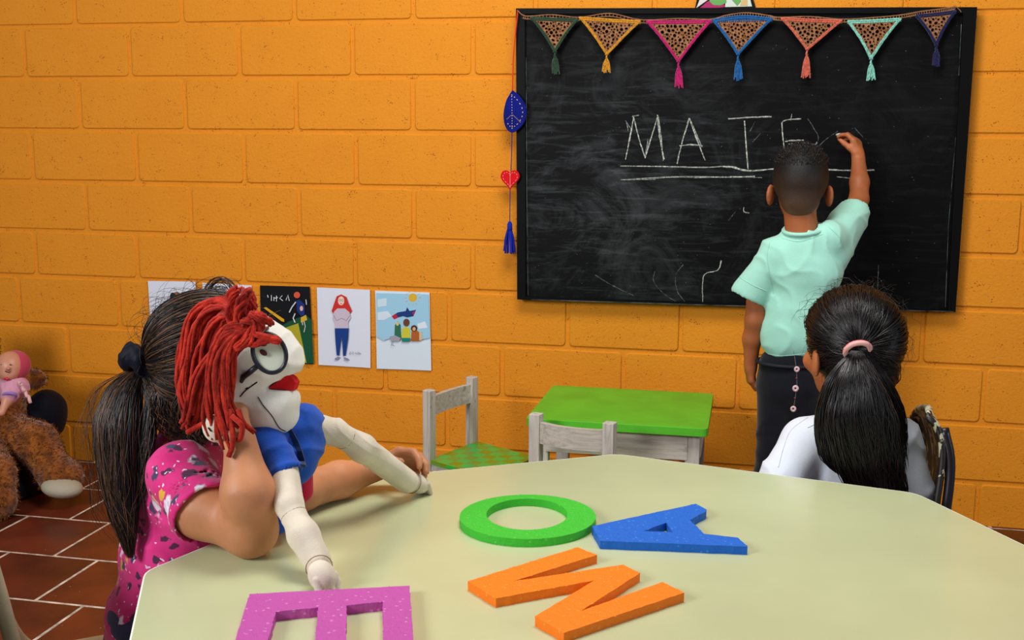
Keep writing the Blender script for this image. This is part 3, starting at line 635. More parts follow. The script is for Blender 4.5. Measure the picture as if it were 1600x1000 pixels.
# ------------------------------------------------------------------ large octagonal table
ZT = .62
K = [PZ(228, 893, ZT), PZ(583, 746, ZT), PZ(965, 709.5, ZT), PZ(1430, 770.5, ZT)]
K.append(K[3]+(PZ(1600, 852, ZT)-K[3])/np.linalg.norm(PZ(1600, 852, ZT)-K[3])*.60)
e1 = (PZ(205, 1000, ZT)-K[0]); K0 = K[0]+e1/np.linalg.norm(e1)*.58
cen = (K0+K[4])/2; K = [K0]+K; mir = [2*cen-p for p in K[1:-1]]
octp = []
for p in K[:1]+K[1:]+mir: octp.append(p[:2])
octp = np.array(octp); oc = octp.mean(0)
big = thing('octagonal_table', (oc[0], oc[1], 0), 'large octagonal table with pale cream green top holding foam letters', 'table')
LAM = mat('cream_laminate', (196, 201, 157), .24, .55, var=.05, vscale=3, bump=.00012, bscale=18); WB = mat('white_edge_band', (238, 238, 226), .5, .4)
def rounded(poly, r, n=4):
    out = []; N = len(poly)
    for i in range(N):
        p, a, b = poly[i], poly[i-1], poly[(i+1) % N]; u = (a-p)/np.linalg.norm(a-p); v = (b-p)/np.linalg.norm(b-p)
        for t in np.linspace(0, 1, n): out.append((p+u*r)*(1-t)**2+2*t*(1-t)*p+(p+v*r)*t**2)
    return out
rp_ = rounded(octp, .022)
ccw = sum(rp_[i][0]*rp_[(i+1) % len(rp_)][1]-rp_[(i+1) % len(rp_)][0]*rp_[i][1] for i in range(len(rp_)))
if ccw < 0: rp_ = rp_[::-1]
MB().plate([np.array([p[0], p[1], ZT]) for p in rp_], (0, 0, 1), .004).build('laminate_top', LAM, big)
MB().plate([np.array([*(oc+(p-oc)*1.0035), ZT-.0006]) for p in rp_], (0, 0, 1), .022).build('edge_band', WB, big)
TUB = mat('cream_tube', (190, 182, 150), .45, .5)
for i in (0, 2, 4, 6):
    p = oc+(octp[i]-oc)*.86; q2 = oc+(octp[i]-oc)*.90
    MB().tube([(p[0], p[1], ZT-.022), (p[0], p[1], .3), (q2[0], q2[1], .001)], .016, 12).build('leg', TUB, big, smooth=True)
MB().plate([np.array([*(oc+(p-oc)*.84), ZT-.021]) for p in rp_], (0, 0, 1), .05, [[np.array([*(oc+(p-oc)*.81), ZT-.021]) for p in rp_[::-1]]]).build('apron_frame', TUB, big)

# ------------------------------------------------------------------ foam letters
def foam(name, col, fleck):
    m = mat(name, col, .62, .3); b = bsdf(m); tc = nd(m, 'ShaderNodeTexCoord')
    n = nd(m, 'ShaderNodeTexNoise', Scale=95.0, Detail=3.0); lk(m, tc.outputs['Object'], n.inputs['Vector'])
    v = nd(m, 'ShaderNodeTexVoronoi', Scale=75.0); lk(m, tc.outputs['Object'], v.inputs['Vector'])
    c = nd(m, 'ShaderNodeMath', operation='LESS_THAN'); c.inputs[1].default_value = .17; lk(m, v.outputs['Distance'], c.inputs[0])
    k = nd(m, 'ShaderNodeMath', operation='MULTIPLY'); k.inputs[1].default_value = .55; lk(m, c.outputs[0], k.inputs[0])
    rgb = nd(m, 'ShaderNodeRGB'); rgb.outputs[0].default_value = lin(col); lk(m, overlay(m, rgb.outputs[0], k.outputs[0], fleck), b.inputs['Base Color'])
    a = nd(m, 'ShaderNodeMath', operation='ADD'); lk(m, n.outputs['Fac'], a.inputs[0]); lk(m, c.outputs[0], a.inputs[1])
    bp = nd(m, 'ShaderNodeBump', Strength=1.0, Distance=.002); lk(m, a.outputs[0], bp.inputs['Height']); lk(m, bp.outputs['Normal'], b.inputs['Normal']); return m
TF = .0145
def foam_letter(name, pts, m, label, holes=(), rnd=.0):
    zt = ZT+TF
    def dens(L):
        P = [PZ(x, y, zt) for x, y in L]; out = []
        for i in range(len(P)):
            a, b = P[i], P[(i+1) % len(P)]; n = max(1, int(np.linalg.norm(b-a)/.011))
            for k in range(n):
                nr = np.array([-(b-a)[1], (b-a)[0], 0])/np.linalg.norm(b-a)
                out.append(a+(b-a)*k/n+(nr*random.uniform(-.0007, .0007) if 0 < k else 0))
        return out
    P = dens(pts); c = sum(P)/len(P); H = [dens(h) for h in holes]
    mb = MB().plate(P, (0, 0, 1), TF, H); o = mb.build(name, m, origin=(c[0], c[1], ZT))
    for side in [P]+H:                                          # beaded nubs of the towelling surface along the rim
        pass
    nub = MB(); q3 = [Vector((p[0], p[1])) for p in P]
    def inside(x, y, L):
        r = False
        for i in range(len(L)):
            a, b = L[i], L[i-1]
            if (a[1] > y) != (b[1] > y) and x < (b[0]-a[0])*(y-a[1])/(b[1]-a[1])+a[0]: r = not r
        return r
    xs = [p[0] for p in P]; ys = [p[1] for p in P]; cnt = 0
    ares = (max(xs)-min(xs))*(max(ys)-min(ys))
    for _ in range(int(ares/.00005)):
        x, y = random.uniform(min(xs), max(xs)), random.uniform(min(ys), max(ys))
        if not inside(x, y, P) or any(inside(x, y, h) for h in H): continue
        r = random.uniform(.0011, .0024); V = [(x+r*math.cos(t), y+r*math.sin(t), zt-.0002) for t in np.arange(5)/5*6.283]+[(x, y, zt+r*.6)]
        nub.add(V, [[i, (i+1) % 5, 5] for i in range(5)])
    nub.build('nubs', m, o, kind='stuff', smooth=True)
    return setp(o, label, 'letter', 'foam letters on the big table')
foam_letter('foam_letter', [(390, 928), (640, 915), (643, 960), (649, 1056), (601, 1060), (598, 940), (541, 946), (541, 1064), (487, 1066), (497, 949), (431, 956), (398, 1072), (352, 1074), (368, 1000)], foam('purple_foam', (186, 80, 160), (226, 150, 208)), 'purple foam letter E lying at the bottom left of the table')
oe = [(824.5+106.5*math.cos(t), 807.5+34.8*math.sin(t)) for t in np.arange(72)/72*6.2832]
hl = [(823.5+63.5*math.cos(t), 803.5+24.3*math.sin(t)) for t in np.arange(56)/56*6.2832]
foam_letter('foam_letter', oe, foam('green_foam', (60, 184, 48), (96, 214, 84)), 'green foam letter O beside the blue letter', [hl])
foam_letter('foam_letter', [(925, 822), (1087, 787), (1104, 796), (1103, 799), (1078, 812), (1100, 834), (1153, 840), (1168, 854), (938, 845)], foam('blue_foam', (24, 98, 196), (70, 146, 226)), 'blue foam letter A lying to the right of the green letter', [[(1006, 829.5), (1041, 816.5), (1051, 831.5)]])
foam_letter('foam_letter', [(731, 908), (902, 855), (933, 867), (802, 908), (974, 882), (1000, 895), (907, 955), (1035, 909), (1069, 926), (881, 989), (836, 963), (928, 907), (775, 935)], foam('orange_foam', (246, 124, 18), (250, 160, 70)), 'orange foam letter M in front of the green and blue letters')

# ================================================================== PEOPLE
from mathutils.bvhtree import BVHTree
def bvh(o):
    base = worldloc(o); me = o.data
    return BVHTree.FromPolygons([v.co+base for v in me.vertices], [p.vertices[:] for p in me.polygons])
def hit(t, x, y, lift=0.0):
    r = Vector(ray(x, y)).normalized(); h = t.ray_cast(Vector(CAM), r)
    return None if h[0] is None else np.array(h[0]-r*lift)
Z = np.array([0, 0, 1.])
def nz(v): v = np.asarray(v, float); return v/np.linalg.norm(v)
SKIN = mat('skin_warm', (206, 140, 98), .5, .35, var=.10, vscale=14, sss=.08, bump=.0003, bscale=120)
SKINB = mat('skin_brown', (182, 104, 60), .5, .35, var=.12, vscale=14, sss=.08, bump=.0003, bscale=120)
LIPM = mat('lips', (150, 70, 60), .45, .4); EYE = mat('eye', (225, 222, 214), .2, .5); IRIS = mat('iris', (36, 20, 12), .2, .5)
def head(F, o, M, s, ear=True, nose=True):
    """M columns: right, forward, up"""
    L = lambda x, y, z: np.asarray(o)+M@(np.array([x, y, z])*s)
    F.ell(L(0, -.008, .030), np.array([.072, .090, .082])*s, M, k=.02)
    F.ell(L(0, .028, -.022), np.array([.057, .060, .076])*s, M, k=.02)
    F.ell(L(0, .045, -.078), np.array([.030, .028, .024])*s, M, k=.03)
    for e in (-1, 1):
        F.ell(L(e*.030, .094, .006), np.array([.019, .014, .013])*s, M, k=.012, sub=True)
        F.ell(L(e*.034, .070, -.030), np.array([.022, .018, .020])*s, M, k=.02)
    if nose:
        F.cap(L(0, .082, .010), L(0, .097, -.020), .006*s, .010*s, k=.010)
        for e in (-1, 1): F.ell(L(e*.008, .092, -.024), np.array([.006]*3)*s, M, k=.006)
    F.ell(L(0, .083, -.048), np.array([.020, .008, .0045])*s, M, k=.006); F.ell(L(0, .081, -.057), np.array([.016, .009, .0055])*s, M, k=.006)
    if ear:
        for e in (-1, 1):
            F.ell(L(e*.079, -.004, -.020), np.array([.0085, .019, .030])*s, M@np.array(Matrix.Rotation(e*.45, 3, 'Z')), k=.006)
            F.ell(L(e*.090, .004, -.020), np.array([.007, .010, .017])*s, M, k=.005, sub=True)
    return L
def face_parts(root, L, M, s, hairm):
    for e in (-1, 1):
        c = L(e*.030, .073, .006); V, Fq = ball(c, .0125*s); ey = mesh('eye', V, Fq, EYE, root, True)
        V, Fq = ball(L(e*.030, .0805, .006), .0058*s); mesh('iris', V, Fq, IRIS, ey, True)
        MB().tube([L(e*.014, .087, .026), L(e*.030, .089, .031), L(e*.045, .078, .026)], .0022*s, 6).build('eyebrow', hairm, root, smooth=True)
    MB().tube([L(-.019, .084, -.0525), L(0, .091, -.0515), L(.019, .084, -.0525)], [.002*s, .0042*s, .002*s], 8).build('lips', LIPM, root, smooth=True)
def ball(c, r, n=12, sc=(1, 1, 1), M=None):
    bm = bmesh.new(); bmesh.ops.create_icosphere(bm, subdivisions=3 if n > 10 else 2, radius=1); M = np.eye(3) if M is None else M
    V = [np.asarray(c)+M@(np.array(v.co)*r*np.array(sc)) for v in bm.verts]; F_ = [[v.index for v in f.verts] for f in bm.faces]; bm.free(); return V, F_
def hand(F, w, d, n, t, s=.85, curl=(.3, .3, .35, .4), thumb=(.75, .6, .3), tcurl=.3, fat=1.0, spread=.06):
    """w wrist, d along the palm, n out of the palm, t the thumb side"""
    w = np.asarray(w, float); d = nz(d); n = np.asarray(n, float); n = nz(n-d*(n@d)); tt_ = np.cross(d, n); tt_ = tt_ if tt_@np.asarray(t, float) > 0 else -tt_; t = tt_
    offs = (.024, .008, -.008, -.022); lens = ((.034, .022, .017), (.038, .025, .018), (.035, .023, .017), (.027, .017, .015)); ds = (.060, .063, .060, .053)
    F.cap(w-d*.01, w+d*.02*s, .019*s, .021*s, k=.012)
    for i in range(4):
        kn = w+d*ds[i]*s+t*offs[i]*s; F.cap(w+d*.012*s+t*offs[i]*.45*s, kn, .0135*s*fat, .0105*s*fat, k=.010)
        a = 0; p = kn; dd = nz(d+t*spread*(1.2-i*.8))
        for j in range(3):
            a += curl[i]*(1.0, 1.15, .8)[j]; v = dd*math.cos(a)+n*math.sin(a); q = p+v*lens[i][j]*s
            F.cap(p, q, (.0092-.0009*j)*s*fat, (.0085-.0010*j)*s*fat, k=.0035); p = q
    p = w+d*.014*s+t*.018*s; v0 = nz(t*thumb[0]+d*thumb[1]+n*thumb[2])
    for j, l in enumerate((.030, .025, .021)):
        v = nz(v0+(d*.5+n*.5)*tcurl*j); q = p+v*l*s; F.cap(p, q, (.0125, .0100, .0088)[j]*s*fat, (.0100, .0090, .0075)[j]*s*fat, k=.006); p = q
def strands(name, L, rad, m, parent, taper=True, n=3, kind='stuff'):
    """L: (count, points, 3)"""
    K = L.shape[1]; prof = np.ones(K)
    if taper: prof = np.minimum(1, np.linspace(0, 1, K)*8+.5)*np.minimum(1, (1.02-np.linspace(0, 1, K))*4)
    V, F_ = tubes(list(L), [rad*prof*rng.uniform(.6, 1.25) for _ in range(len(L))], n)
    return mesh(name, V, F_, m, parent, True, kind=kind)
def scalp(L, M, s, tie, n, seed, rad=(.083, .102, .094), cen=(0, -.010, .030), th=(0, 1), fr=None, lift=.004, K=14, jitter=.004):
    """strands running over the skull from the hairline to the tie (local coordinates)"""
    g = np.random.default_rng(seed); out = []; rad = np.array(rad); cen = np.array(cen); T = nz((np.array(tie)-cen)/rad)
    while len(out) < n:
        u = nz(g.normal(size=3))
        if fr and not fr(u): continue
        t = np.linspace(0, 1, K)[:, None]; om = math.acos(np.clip(u@T, -1, 1))
        if om < .15 or om > 2.95: continue
        a = (np.sin((1-t)*om)*u+np.sin(t*om)*T)/math.sin(om); lf = 1+lift/.09*np.sin(np.pi*t)*g.uniform(-.6, 1)
        side = nz(np.cross(u, T)); wv = np.sin(np.pi*t)*g.normal()*jitter*3/.09
        p = cen+(a*lf+side*wv)*rad; out.append(np.array([L(*(q)) for q in p]))
    return np.array(out)
def tail(guide, rads, n, seed, K=22, wave=.004, ends=.25, sq=(1, 1), ax=None):
    """a bundle around a guide polyline; rads the bundle's radius at each guide point"""
    g = np.random.default_rng(seed); G = spline(guide, K); Rd = np.interp(np.linspace(0, 1, K), np.linspace(0, 1, len(rads)), rads); out = []
    A, B = (RT, nz(np.cross(RT, Z))) if ax is None else ax
    for _ in range(n):
        th, r = g.uniform(0, 6.283), math.sqrt(g.uniform(0.05, 1)); e = 1-ends*g.uniform(0, 1)**2
        tt_ = np.linspace(0, e, K); P = np.stack([np.interp(tt_, np.linspace(0, 1, K), G[:, c]) for c in range(3)], 1); rr_ = np.interp(tt_, np.linspace(0, 1, K), Rd)
        ph, wl = g.uniform(0, 6.28), g.uniform(1.2, 3.0); th2 = th+.5*np.sin(tt_*wl+ph)
        out.append(P+(A*(np.cos(th2)*r*rr_*sq[0])[:, None]+B*(np.sin(th2)*r*rr_*sq[1])[:, None])+A*(wave*np.sin(tt_*8*wl+ph)*tt_)[:, None])
    return np.array(out)
def hair_mat(name, c1, c2, rough=.32, spec=.5):
    m = mat(name, c1, rough, spec); b = bsdf(m); g = nd(m, 'ShaderNodeNewGeometry'); rp = nd(m, 'ShaderNodeValToRGB')
    rp.color_ramp.elements[0].color = lin(c1); rp.color_ramp.elements[1].color = lin(c2); rp.color_ramp.elements[0].position = .55
    lk(m, g.outputs['Random Per Island'], rp.inputs['Fac']); lk(m, rp.outputs['Color'], b.inputs['Base Color']); return m
def cloth(name, col, bump=.0005, bs=500, var=.05, **kw): return mat(name, col, .85, .15, bump=bump, bscale=bs, var=var, vscale=12, sheen=.2, **kw)
LAMEN = None

# ------------------------------------------------------------------ the boy at the board
B = lambda x, y, Y=-.44: PY(x, y, Y)
boy = thing('person', (.12, -.44, 0), 'person in mint green t-shirt and dark trousers reaching up to write on the chalkboard', 'person')
Mh = rot((.03, 1, .06)); s = 1.10; ho = B(1250, 294, -.42)
F = Sdf(.02); Lb = head(F, ho, Mh, s)
F.cap(Lb(0, -.030, -.05), B(1254, 372), .046, .052, k=.03)
shl, shr = B(1208, 402), B(1298, 381)
F.cap(shl, shr, .034, .034, k=.02); F.ell(B(1256, 435), (.088, .058, .09)); F.ell(B(1244, 520), (.082, .056, .10)); F.ell(B(1238, 590), (.085, .065, .07))
elr, wrr = B(1342, 312, -.21), B(1341, 245, -.115)
F.chain([shr, B(1320, 352, -.31), elr], [.034, .034, .030], k=.02); F.chain([elr, B(1343, 285, -.17), wrr], [.030, .030, .020], k=.012)
hand(F, wrr, wrr*0+np.array([-.16, .22, 1.0]), (-.9, .55, -.1), (-.5, -.8, 0), .86, (.62, .72, .85, .95), (.35, .75, .55), .25, 1.08)
F.chain([shl, B(1185, 445, -.42), B(1180, 500, -.42)], [.034, .035, .031], k=.02); wl = B(1173, 571, -.40); F.chain([B(1180, 500, -.42), B(1175, 530, -.41), wl], [.031, .029, .020], k=.012)
hand(F, wl, (.02, .12, -1), (.9, .2, 0), (.1, 1, -.1), .86, (.55, .6, .65, .7), (.45, .8, .3), .2, 1.08)
ankx = [(1216, 598), (1262, 600)]
for i, (x, y) in enumerate(ankx):
    hp_ = B(x, y); kn = hp_+np.array([0, .01, -.32]); an = hp_+np.array([0, -.01, -(hp_[2]-.07)]); F.chain([hp_, kn, an], [.055, .04, .026])
F.build('body', SKINB, boy, .0045, relax=1)
BH = mat('boy_hair', (14, 11, 10), .55, .35, bump=.0012, bscale=420); b = bsdf(BH); gm = nd(BH, 'ShaderNodeNewGeometry'); sxyz = nd(BH, 'ShaderNodeSeparateXYZ'); lk(BH, gm.outputs['Position'], sxyz.inputs[0])
nn = nd(BH, 'ShaderNodeTexNoise', Scale=40.0); lk(BH, gm.outputs['Position'], nn.inputs['Vector']); am = nd(BH, 'ShaderNodeMath', operation='MULTIPLY_ADD'); am.inputs[1].default_value = .03; lk(BH, nn.outputs['Fac'], am.inputs[0]); lk(BH, sxyz.outputs['Z'], am.inputs[2])
hz0 = ho[2]; mr = nd(BH, 'ShaderNodeMapRange', **{'From Min': hz0-.065, 'From Max': hz0+.075}); lk(BH, am.outputs[0], mr.inputs['Value']); rp = nd(BH, 'ShaderNodeValToRGB')
rp.color_ramp.elements[0].color = lin((112, 78, 54)); rp.color_ramp.elements[1].color = lin((12, 10, 9)); e_ = rp.color_ramp.elements.new(.35); e_.color = lin((66, 47, 34)); lk(BH, mr.outputs[0], rp.inputs['Fac']); lk(BH, rp.outputs['Color'], b.inputs['Base Color'])
F = Sdf(.015); sv = np.array([1, 1, 1])*s
F.ell(Lb(0, -.012, .032), np.array([.0755, .0925, .0865])*s, Mh); F.ell(Lb(0, -.050, -.022), np.array([.053, .047, .052])*s, Mh)
F.ell(Lb(0, .105, -.030), np.array([.10, .075, .095])*s, Mh, k=.006, sub=True); F.half(Lb(0, 0, -.075), -Mh[:, 2]+Mh[:, 1]*.3)
F.half(Lb(0, .012, -.03), -Mh[:, 2]*.6+Mh[:, 1]*.8)
for e in (-1, 1): F.ell(Lb(e*.080, .0, -.022), np.array([.012, .022, .034])*s, Mh, k=.004, sub=True)
F.build('hair', BH, boy, .0035)
g = np.random.default_rng(3); st_ = []
for _ in range(1500):                                            # the longer crop on top of the crown
    u = nz(g.normal(size=3)*np.array([1, 1, .5])+np.array([0, .15, 1.0]))
    if u[2] < .42: continue
    p = np.array([0, -.012, .032])+u*np.array([.075, .092, .085]); dr = nz(u*.6+np.array([g.normal()*.25, .75+g.normal()*.3, .15])); l = .010+.009*u[2]*g.uniform(.4, 1.3)
    st_.append([Lb(*p), Lb(*(p+dr*l*.5+u*.004)), Lb(*(p+dr*l+u*.001))])
strands('hair_tufts', np.array(st_), .0010, mat('black_hair', (12, 10, 9), .4, .4), boy)
face_parts(boy, Lb, Mh, s, mat('black_hair', (12, 10, 9)))
MINT = cloth('mint_cotton', (168, 228, 208), .0004, 300, .04)
F = Sdf(.03)
F.ell(B(1258, 425), (.113, .082, .115)); F.ell(B(1250, 490), (.103, .078, .11)); F.ell(B(1238, 528), (.099, .078, .085)); F.cap(B(1212, 396), B(1292, 372), .052, .054)
F.cap(B(1256, 378), B(1254, 366, -.43), .062, .058, k=.02)
F.cap(B(1211, 402), B(1173, 457, -.425), .050, .060, k=.02); F.cap(B(1296, 380, -.42), B(1332, 334, -.285), .056, .053, k=.025); F.cap(B(1310, 400, -.42), B(1334, 352, -.30), .038, .034, k=.025)
F.half(B(1236, 559), (.06, 0, -1), k=.002)
F.half(B(1175, 450, -.425), nz(B(1175, 453)-B(1205, 405)), k=.002) if False else None
F.disp = wav(.0042, ((.75, .2, .8), .085, .3), ((-.5, 0, .9), .12, 1.5), ((1, .5, .25), .07, 2.2))
# hollow: neck, sleeves and hem stay open
ad = nz(B(1173, 457, -.425)-B(1211, 402)); ar = nz(B(1332, 334, -.285)-B(1296, 380, -.42))
F.cap(B(1176, 452, -.425), B(1176, 452, -.425)+ad*.2, .047, .047, k=.004, sub=True)
F.ell(B(1167, 474, -.425)+ad*.02, (.075, .075, .052), rot((0, 1, 0), ad), k=.002, sub=True)
e1_ = B(1326, 341, -.30); F.cap(e1_, e1_+ar*.2, .044, .044, k=.004, sub=True); F.ell(B(1332, 334, -.285)+ar*.072, (.09, .09, .052), rot(np.cross(ar, (1, 0, 0)), ar), k=.002, sub=True)
F.cap(B(1255, 364), Lb(0, -.01, -.03), .049, .055, k=.003, sub=True); F.ell(B(1254, 340, -.42), (.068, .07, .038), k=.003, sub=True)
shirt = F.build('t_shirt', MINT, boy, .004, relax=1)
sb = bvh(shirt)
def on_shirt(tree, pts, rad, m, par, name, n=26):
    P = [hit(tree, x, y, .0006) for x, y in spline(pts, n)]; P = [p for p in P if p is not None]
    if len(P) > 3: MB().tube(P, rad, 5).build(name, m, par, smooth=True)
on_shirt(sb, [(1203, 378), (1199, 400), (1203, 430), (1209, 458)], .0011, MINT, shirt, 'sleeve_seam'); on_shirt(sb, [(1292, 352), (1312, 372), (1322, 398)], .0011, MINT, shirt, 'sleeve_seam')
on_shirt(sb, [(1155, 433), (1177, 446), (1198, 455)], .0010, MINT, shirt, 'hem_seam'); on_shirt(sb, [(1190, 551), (1220, 556), (1258, 553)], .0010, MINT, shirt, 'hem_seam'); on_shirt(sb, [(1222, 372), (1250, 377), (1285, 366)], .0009, MINT, shirt, 'collar_seam')
col = []
for k in range(28):
    a = k/28*2*math.pi; c = B(1256, 358); col.append(c+np.array([.060*math.cos(a), .062*math.sin(a), .006*math.cos(a)+.012*math.sin(a)]))
MB().tube(col, .0065, 8, True).build('collar', MINT, shirt, smooth=True)
NV = cloth('dark_trousers', (15, 17, 26), .0006, 300, .2)
F = Sdf(.025); F.ell(B(1236, 570), (.098, .078, .07)); F.ell(B(1238, 600), (.102, .085, .07))
for i, (x, y) in enumerate(ankx):
    hp_ = B(x, y); kn = hp_+np.array([(-.006, .006)[i], .012, -.31]); an = np.array([kn[0], -.455, .07]); F.chain([hp_, kn, an], [.065, .054, .046])
F.disp = wav(.004, ((.3, 0, 1), .07, 0), ((-.6, .3, .8), .1, 1), ((1, 0, .2), .09, 0)); tr = F.build('trousers', NV, boy, .006)
BW = mat('waistband', (24, 26, 34), .7, .3); wb = []
for k in range(30): a = k/30*6.283; c = B(1234, 566); wb.append(c+np.array([.1*math.cos(a), .08*math.sin(a), 0]))
MB().tube(wb, .006, 6, True).build('waistband', BW, tr, smooth=True)
for i, (x, y) in enumerate(ankx):
    a = B(x, y); F = Sdf(.02); F.cap((a[0], -.47, .045), (a[0], -.36, .032), .036, .032); F.cap((a[0], -.46, .05), (a[0], -.46, .085), .034, .036); F.half((0, 0, .003), (0, 0, -1)); F.build('shoe', mat('shoe_black', (22, 22, 24), .5, .4), boy, .006)
# chalk in the boy's fingers
ct = PY(1308, 210.5, -.056); cdir = nz((.6, -.5, .05)); o = MB().tube([ct-cdir*.004, ct+cdir*.001, ct+cdir*.024, ct+cdir*.025], [.003, .0045, .0045, .003], 12).build('chalk_stick', CH, origin=ct, smooth=True)
setp(o, 'short stick of white chalk pinched in the fingers raised to the chalkboard', 'chalk')
# bead string
bs_ = thing('bead_string', B(1243, 555, -.56), 'thin string of pale pink and white beads hanging beside the dark trousers', 'bead string')
bp_ = [B(x, y, -.57) for x, y in [(1240, 548), (1244, 575), (1245, 602), (1240, 638)]]
MB().tube(spline(bp_, 16), .0008, 5).build('string', mat('grey_string', (120, 110, 112), .8), bs_)
for (x, y, r) in ((1245, 577, .008), (1243, 607, .009), (1239.5, 639, .0085)):
    c = B(x, y, -.572); ring = [c+np.array([math.cos(a)*r*.65, 0, math.sin(a)*r*.75]) for a in np.arange(12)/12*6.283]; MB().tube(ring, r*.45, 6, True).build('bead', mat('pink_bead', (222, 184, 186), .35, .5), bs_, smooth=True)
for (x, y) in ((1244.5, 591), (1242, 622)): V, Fq = ball(B(x, y, -.572), .0032, 5); mesh('bead', V, Fq, mat('dark_bead', (120, 50, 56), .3, .5), bs_, True)

# ------------------------------------------------------------------ the girl beyond the table, seen from behind
gB = D(1325, 700, 2.45)
ga = thing('person', (gB[0], gB[1], 0), 'person in white t-shirt with long black ponytail, seated beyond the table, back turned', 'person')
Ma = rot((-.52, .85, -.04)); s = 1.13; Lg = None; F = Sdf(.02); hoa = D(1328, 546, 2.45); Lg = head(F, hoa, Ma, s)
F.cap(Lg(0, -.025, -.05), D(1330, 668, 2.44), .043, .048, k=.03); ra, la = D(1408, 690, 2.42), D(1250, 690, 2.44)
F.cap(la, ra, .04, .04, k=.03); F.ell(D(1330, 745, 2.45), (.105, .07, .12)); seat = D(1330, 800, 2.48); pel = np.array([seat[0], seat[1], .43]); F.cap(D(1330, 760, 2.45), pel, .075, .085, k=.03)
fd = nz((-.8, .6, 0)); hh_ = np.cross(fd, Z)
F.chain([la, D(1215, 760, 2.36), D(1240, 840, 2.50)], [.038, .034, .026]); F.chain([ra, D(1432, 765, 2.42), D(1400, 850, 2.52)], [.038, .034, .026])
hand(F, D(1240, 840, 2.50), (.2, .5, -.6), (.5, .2, .2), (0, 1, 0), .85); hand(F, D(1400, 850, 2.52), (-.5, .5, -.4), (0, .2, -1), (-.5, 0, 0), .85)
for e in (-1, 1):
    p0 = pel+hh_*.055*e; kn = p0+fd*.26+Z*0; F.chain([p0, kn], [.065, .045]); F.chain([kn, kn+fd*.02-Z*(kn[2]-.06)], [.044, .028]); F.cap(kn+fd*.02-Z*(kn[2]-.045), kn+fd*.12-Z*(kn[2]-.03), .028, .022)
F.build('body', SKINB, ga, .0055)
DKH = hair_mat('black_shiny_hair', (7, 5, 6), (36, 23, 22), .34, .5)
tie = np.array([.018, -.108, .006])
# where the tie really sits in the picture
F = Sdf(.02); F.ell(Lg(0, -.012, .030), np.array([.083, .101, .092])*s, Ma); F.ell(Lg(0, -.035, -.03), np.array([.068, .068, .066])*s, Ma); F.ell(Lg(0, .115, -.035), np.array([.115, .072, .098])*s, Ma, k=.01, sub=True)
F.ell(Lg(-.084, .010, -.03), np.array([.022, .030, .038])*s, Ma, k=.008, sub=True)
F.disp = wav(.0015, ((.2, .2, 1), .012, 0), ((1, .1, .6), .014, 0)); F.build('hair', mat('black_hair_base', (8, 6, 7), .38, .5), ga, .005)
tp = D(1340, 545, 2.325); tl = Ma.T@((tp-hoa)/s)
fr = lambda u: (u[2] > -.75 and (u[1] > .25 or u[2] < -.3 or u[2] > .75 or abs(u[0]) > .8) and not (u[1] > .5 and u[2] < .25))
S1 = scalp(Lg, Ma, s, tl, 2600, 5, rad=(.086, .104, .096), cen=(0, -.012, .028), fr=fr, lift=.005, jitter=.003)
strands('hair_strands', S1, .0011, DKH, ga)
strands('nape_hair', scalp(Lg, Ma, s, tl, 900, 71, rad=(.072, .070, .070), cen=(0, -.034, -.028), fr=lambda u: u[1] < .5 and u[2] < .6, lift=.003, jitter=.004), .0010, DKH, ga)
g = np.random.default_rng(9); fly = []
for _ in range(170):                                             # flyaways
    u = nz(g.normal(size=3)+np.array([0, -.2, .6])); p = np.array([0, -.012, .03])+u*np.array([.087, .105, .097]); t_ = nz(np.cross(u, g.normal(size=3)))
    l = g.uniform(.03, .07); fly.append([Lg(*(p+t_*l*q+u*(.028*math.sin(q*2.4)*g.uniform(.2, .6)))) for q in np.linspace(0, 1, 7)])
strands('flyaway_hairs', np.array(fly), .00035, DKH, ga)
gd = [D(1340, 548, 2.335), D(1338, 590, 2.30), D(1340, 650, 2.295), D(1356, 720, 2.31), D(1372, 775, 2.33), D(1380, 830, 2.37)]
T1 = tail(gd, [.012, .040, .068, .072, .060, .020], 1700, 11, K=22, wave=.005, sq=(1, .4)); strands('ponytail', T1, .0011, DKH, ga, n=3)
T4 = tail([D(1342, 548, 2.33), D(1352, 590, 2.30), D(1366, 650, 2.29), D(1374, 720, 2.30), D(1392, 775, 2.32)], [.010, .030, .045, .045, .030], 500, 14, sq=(1, .5), wave=.008); strands('ponytail', T4, .0010, DKH, ga)
T2 = tail([D(1338, 548, 2.33), D(1310, 590, 2.32), D(1296, 650, 2.34), D(1302, 715, 2.35), D(1335, 752, 2.34)], [.010, .024, .030, .028, .010], 360, 12, sq=(1, .5)); strands('ponytail', T2, .0013, DKH, ga)
T3 = tail([D(1345, 548, 2.33), D(1372, 590, 2.32), D(1396, 640, 2.35), D(1404, 700, 2.37), D(1412, 765, 2.37)], [.010, .022, .022, .018, .004], 220, 13, sq=(1, .5), wave=.007); strands('ponytail', T3, .0012, DKH, ga)
el = []; c = D(1340, 548, 2.325)
ring = lambda rx, ry, dz, tl_: [c+RT*rx*math.cos(a)+nz(np.cross(RT, Z))*0+Z*(dz+ry*math.sin(a))-FW*(.016*math.sin(a)+tl_) for a in np.arange(24)/24*6.283]
el = MB(); el.tube(ring(.025, .017, 0, 0), .0058, 8, True); et = el.build('hair_elastic', mat('pink_elastic', (232, 170, 166), .6, .3, bump=.0004, bscale=300), ga, smooth=True)
MB().tube(ring(.0285, .0205, .001, -.001), .0022, 6, True).build('elastic_stripe', mat('rose_stripe', (196, 84, 92), .6), et, smooth=True)
face_parts(ga, Lg, Ma, s, mat('black_hair', (12, 10, 9)))
WT = cloth('white_cotton', (216, 222, 234), .0005, 350, .03)
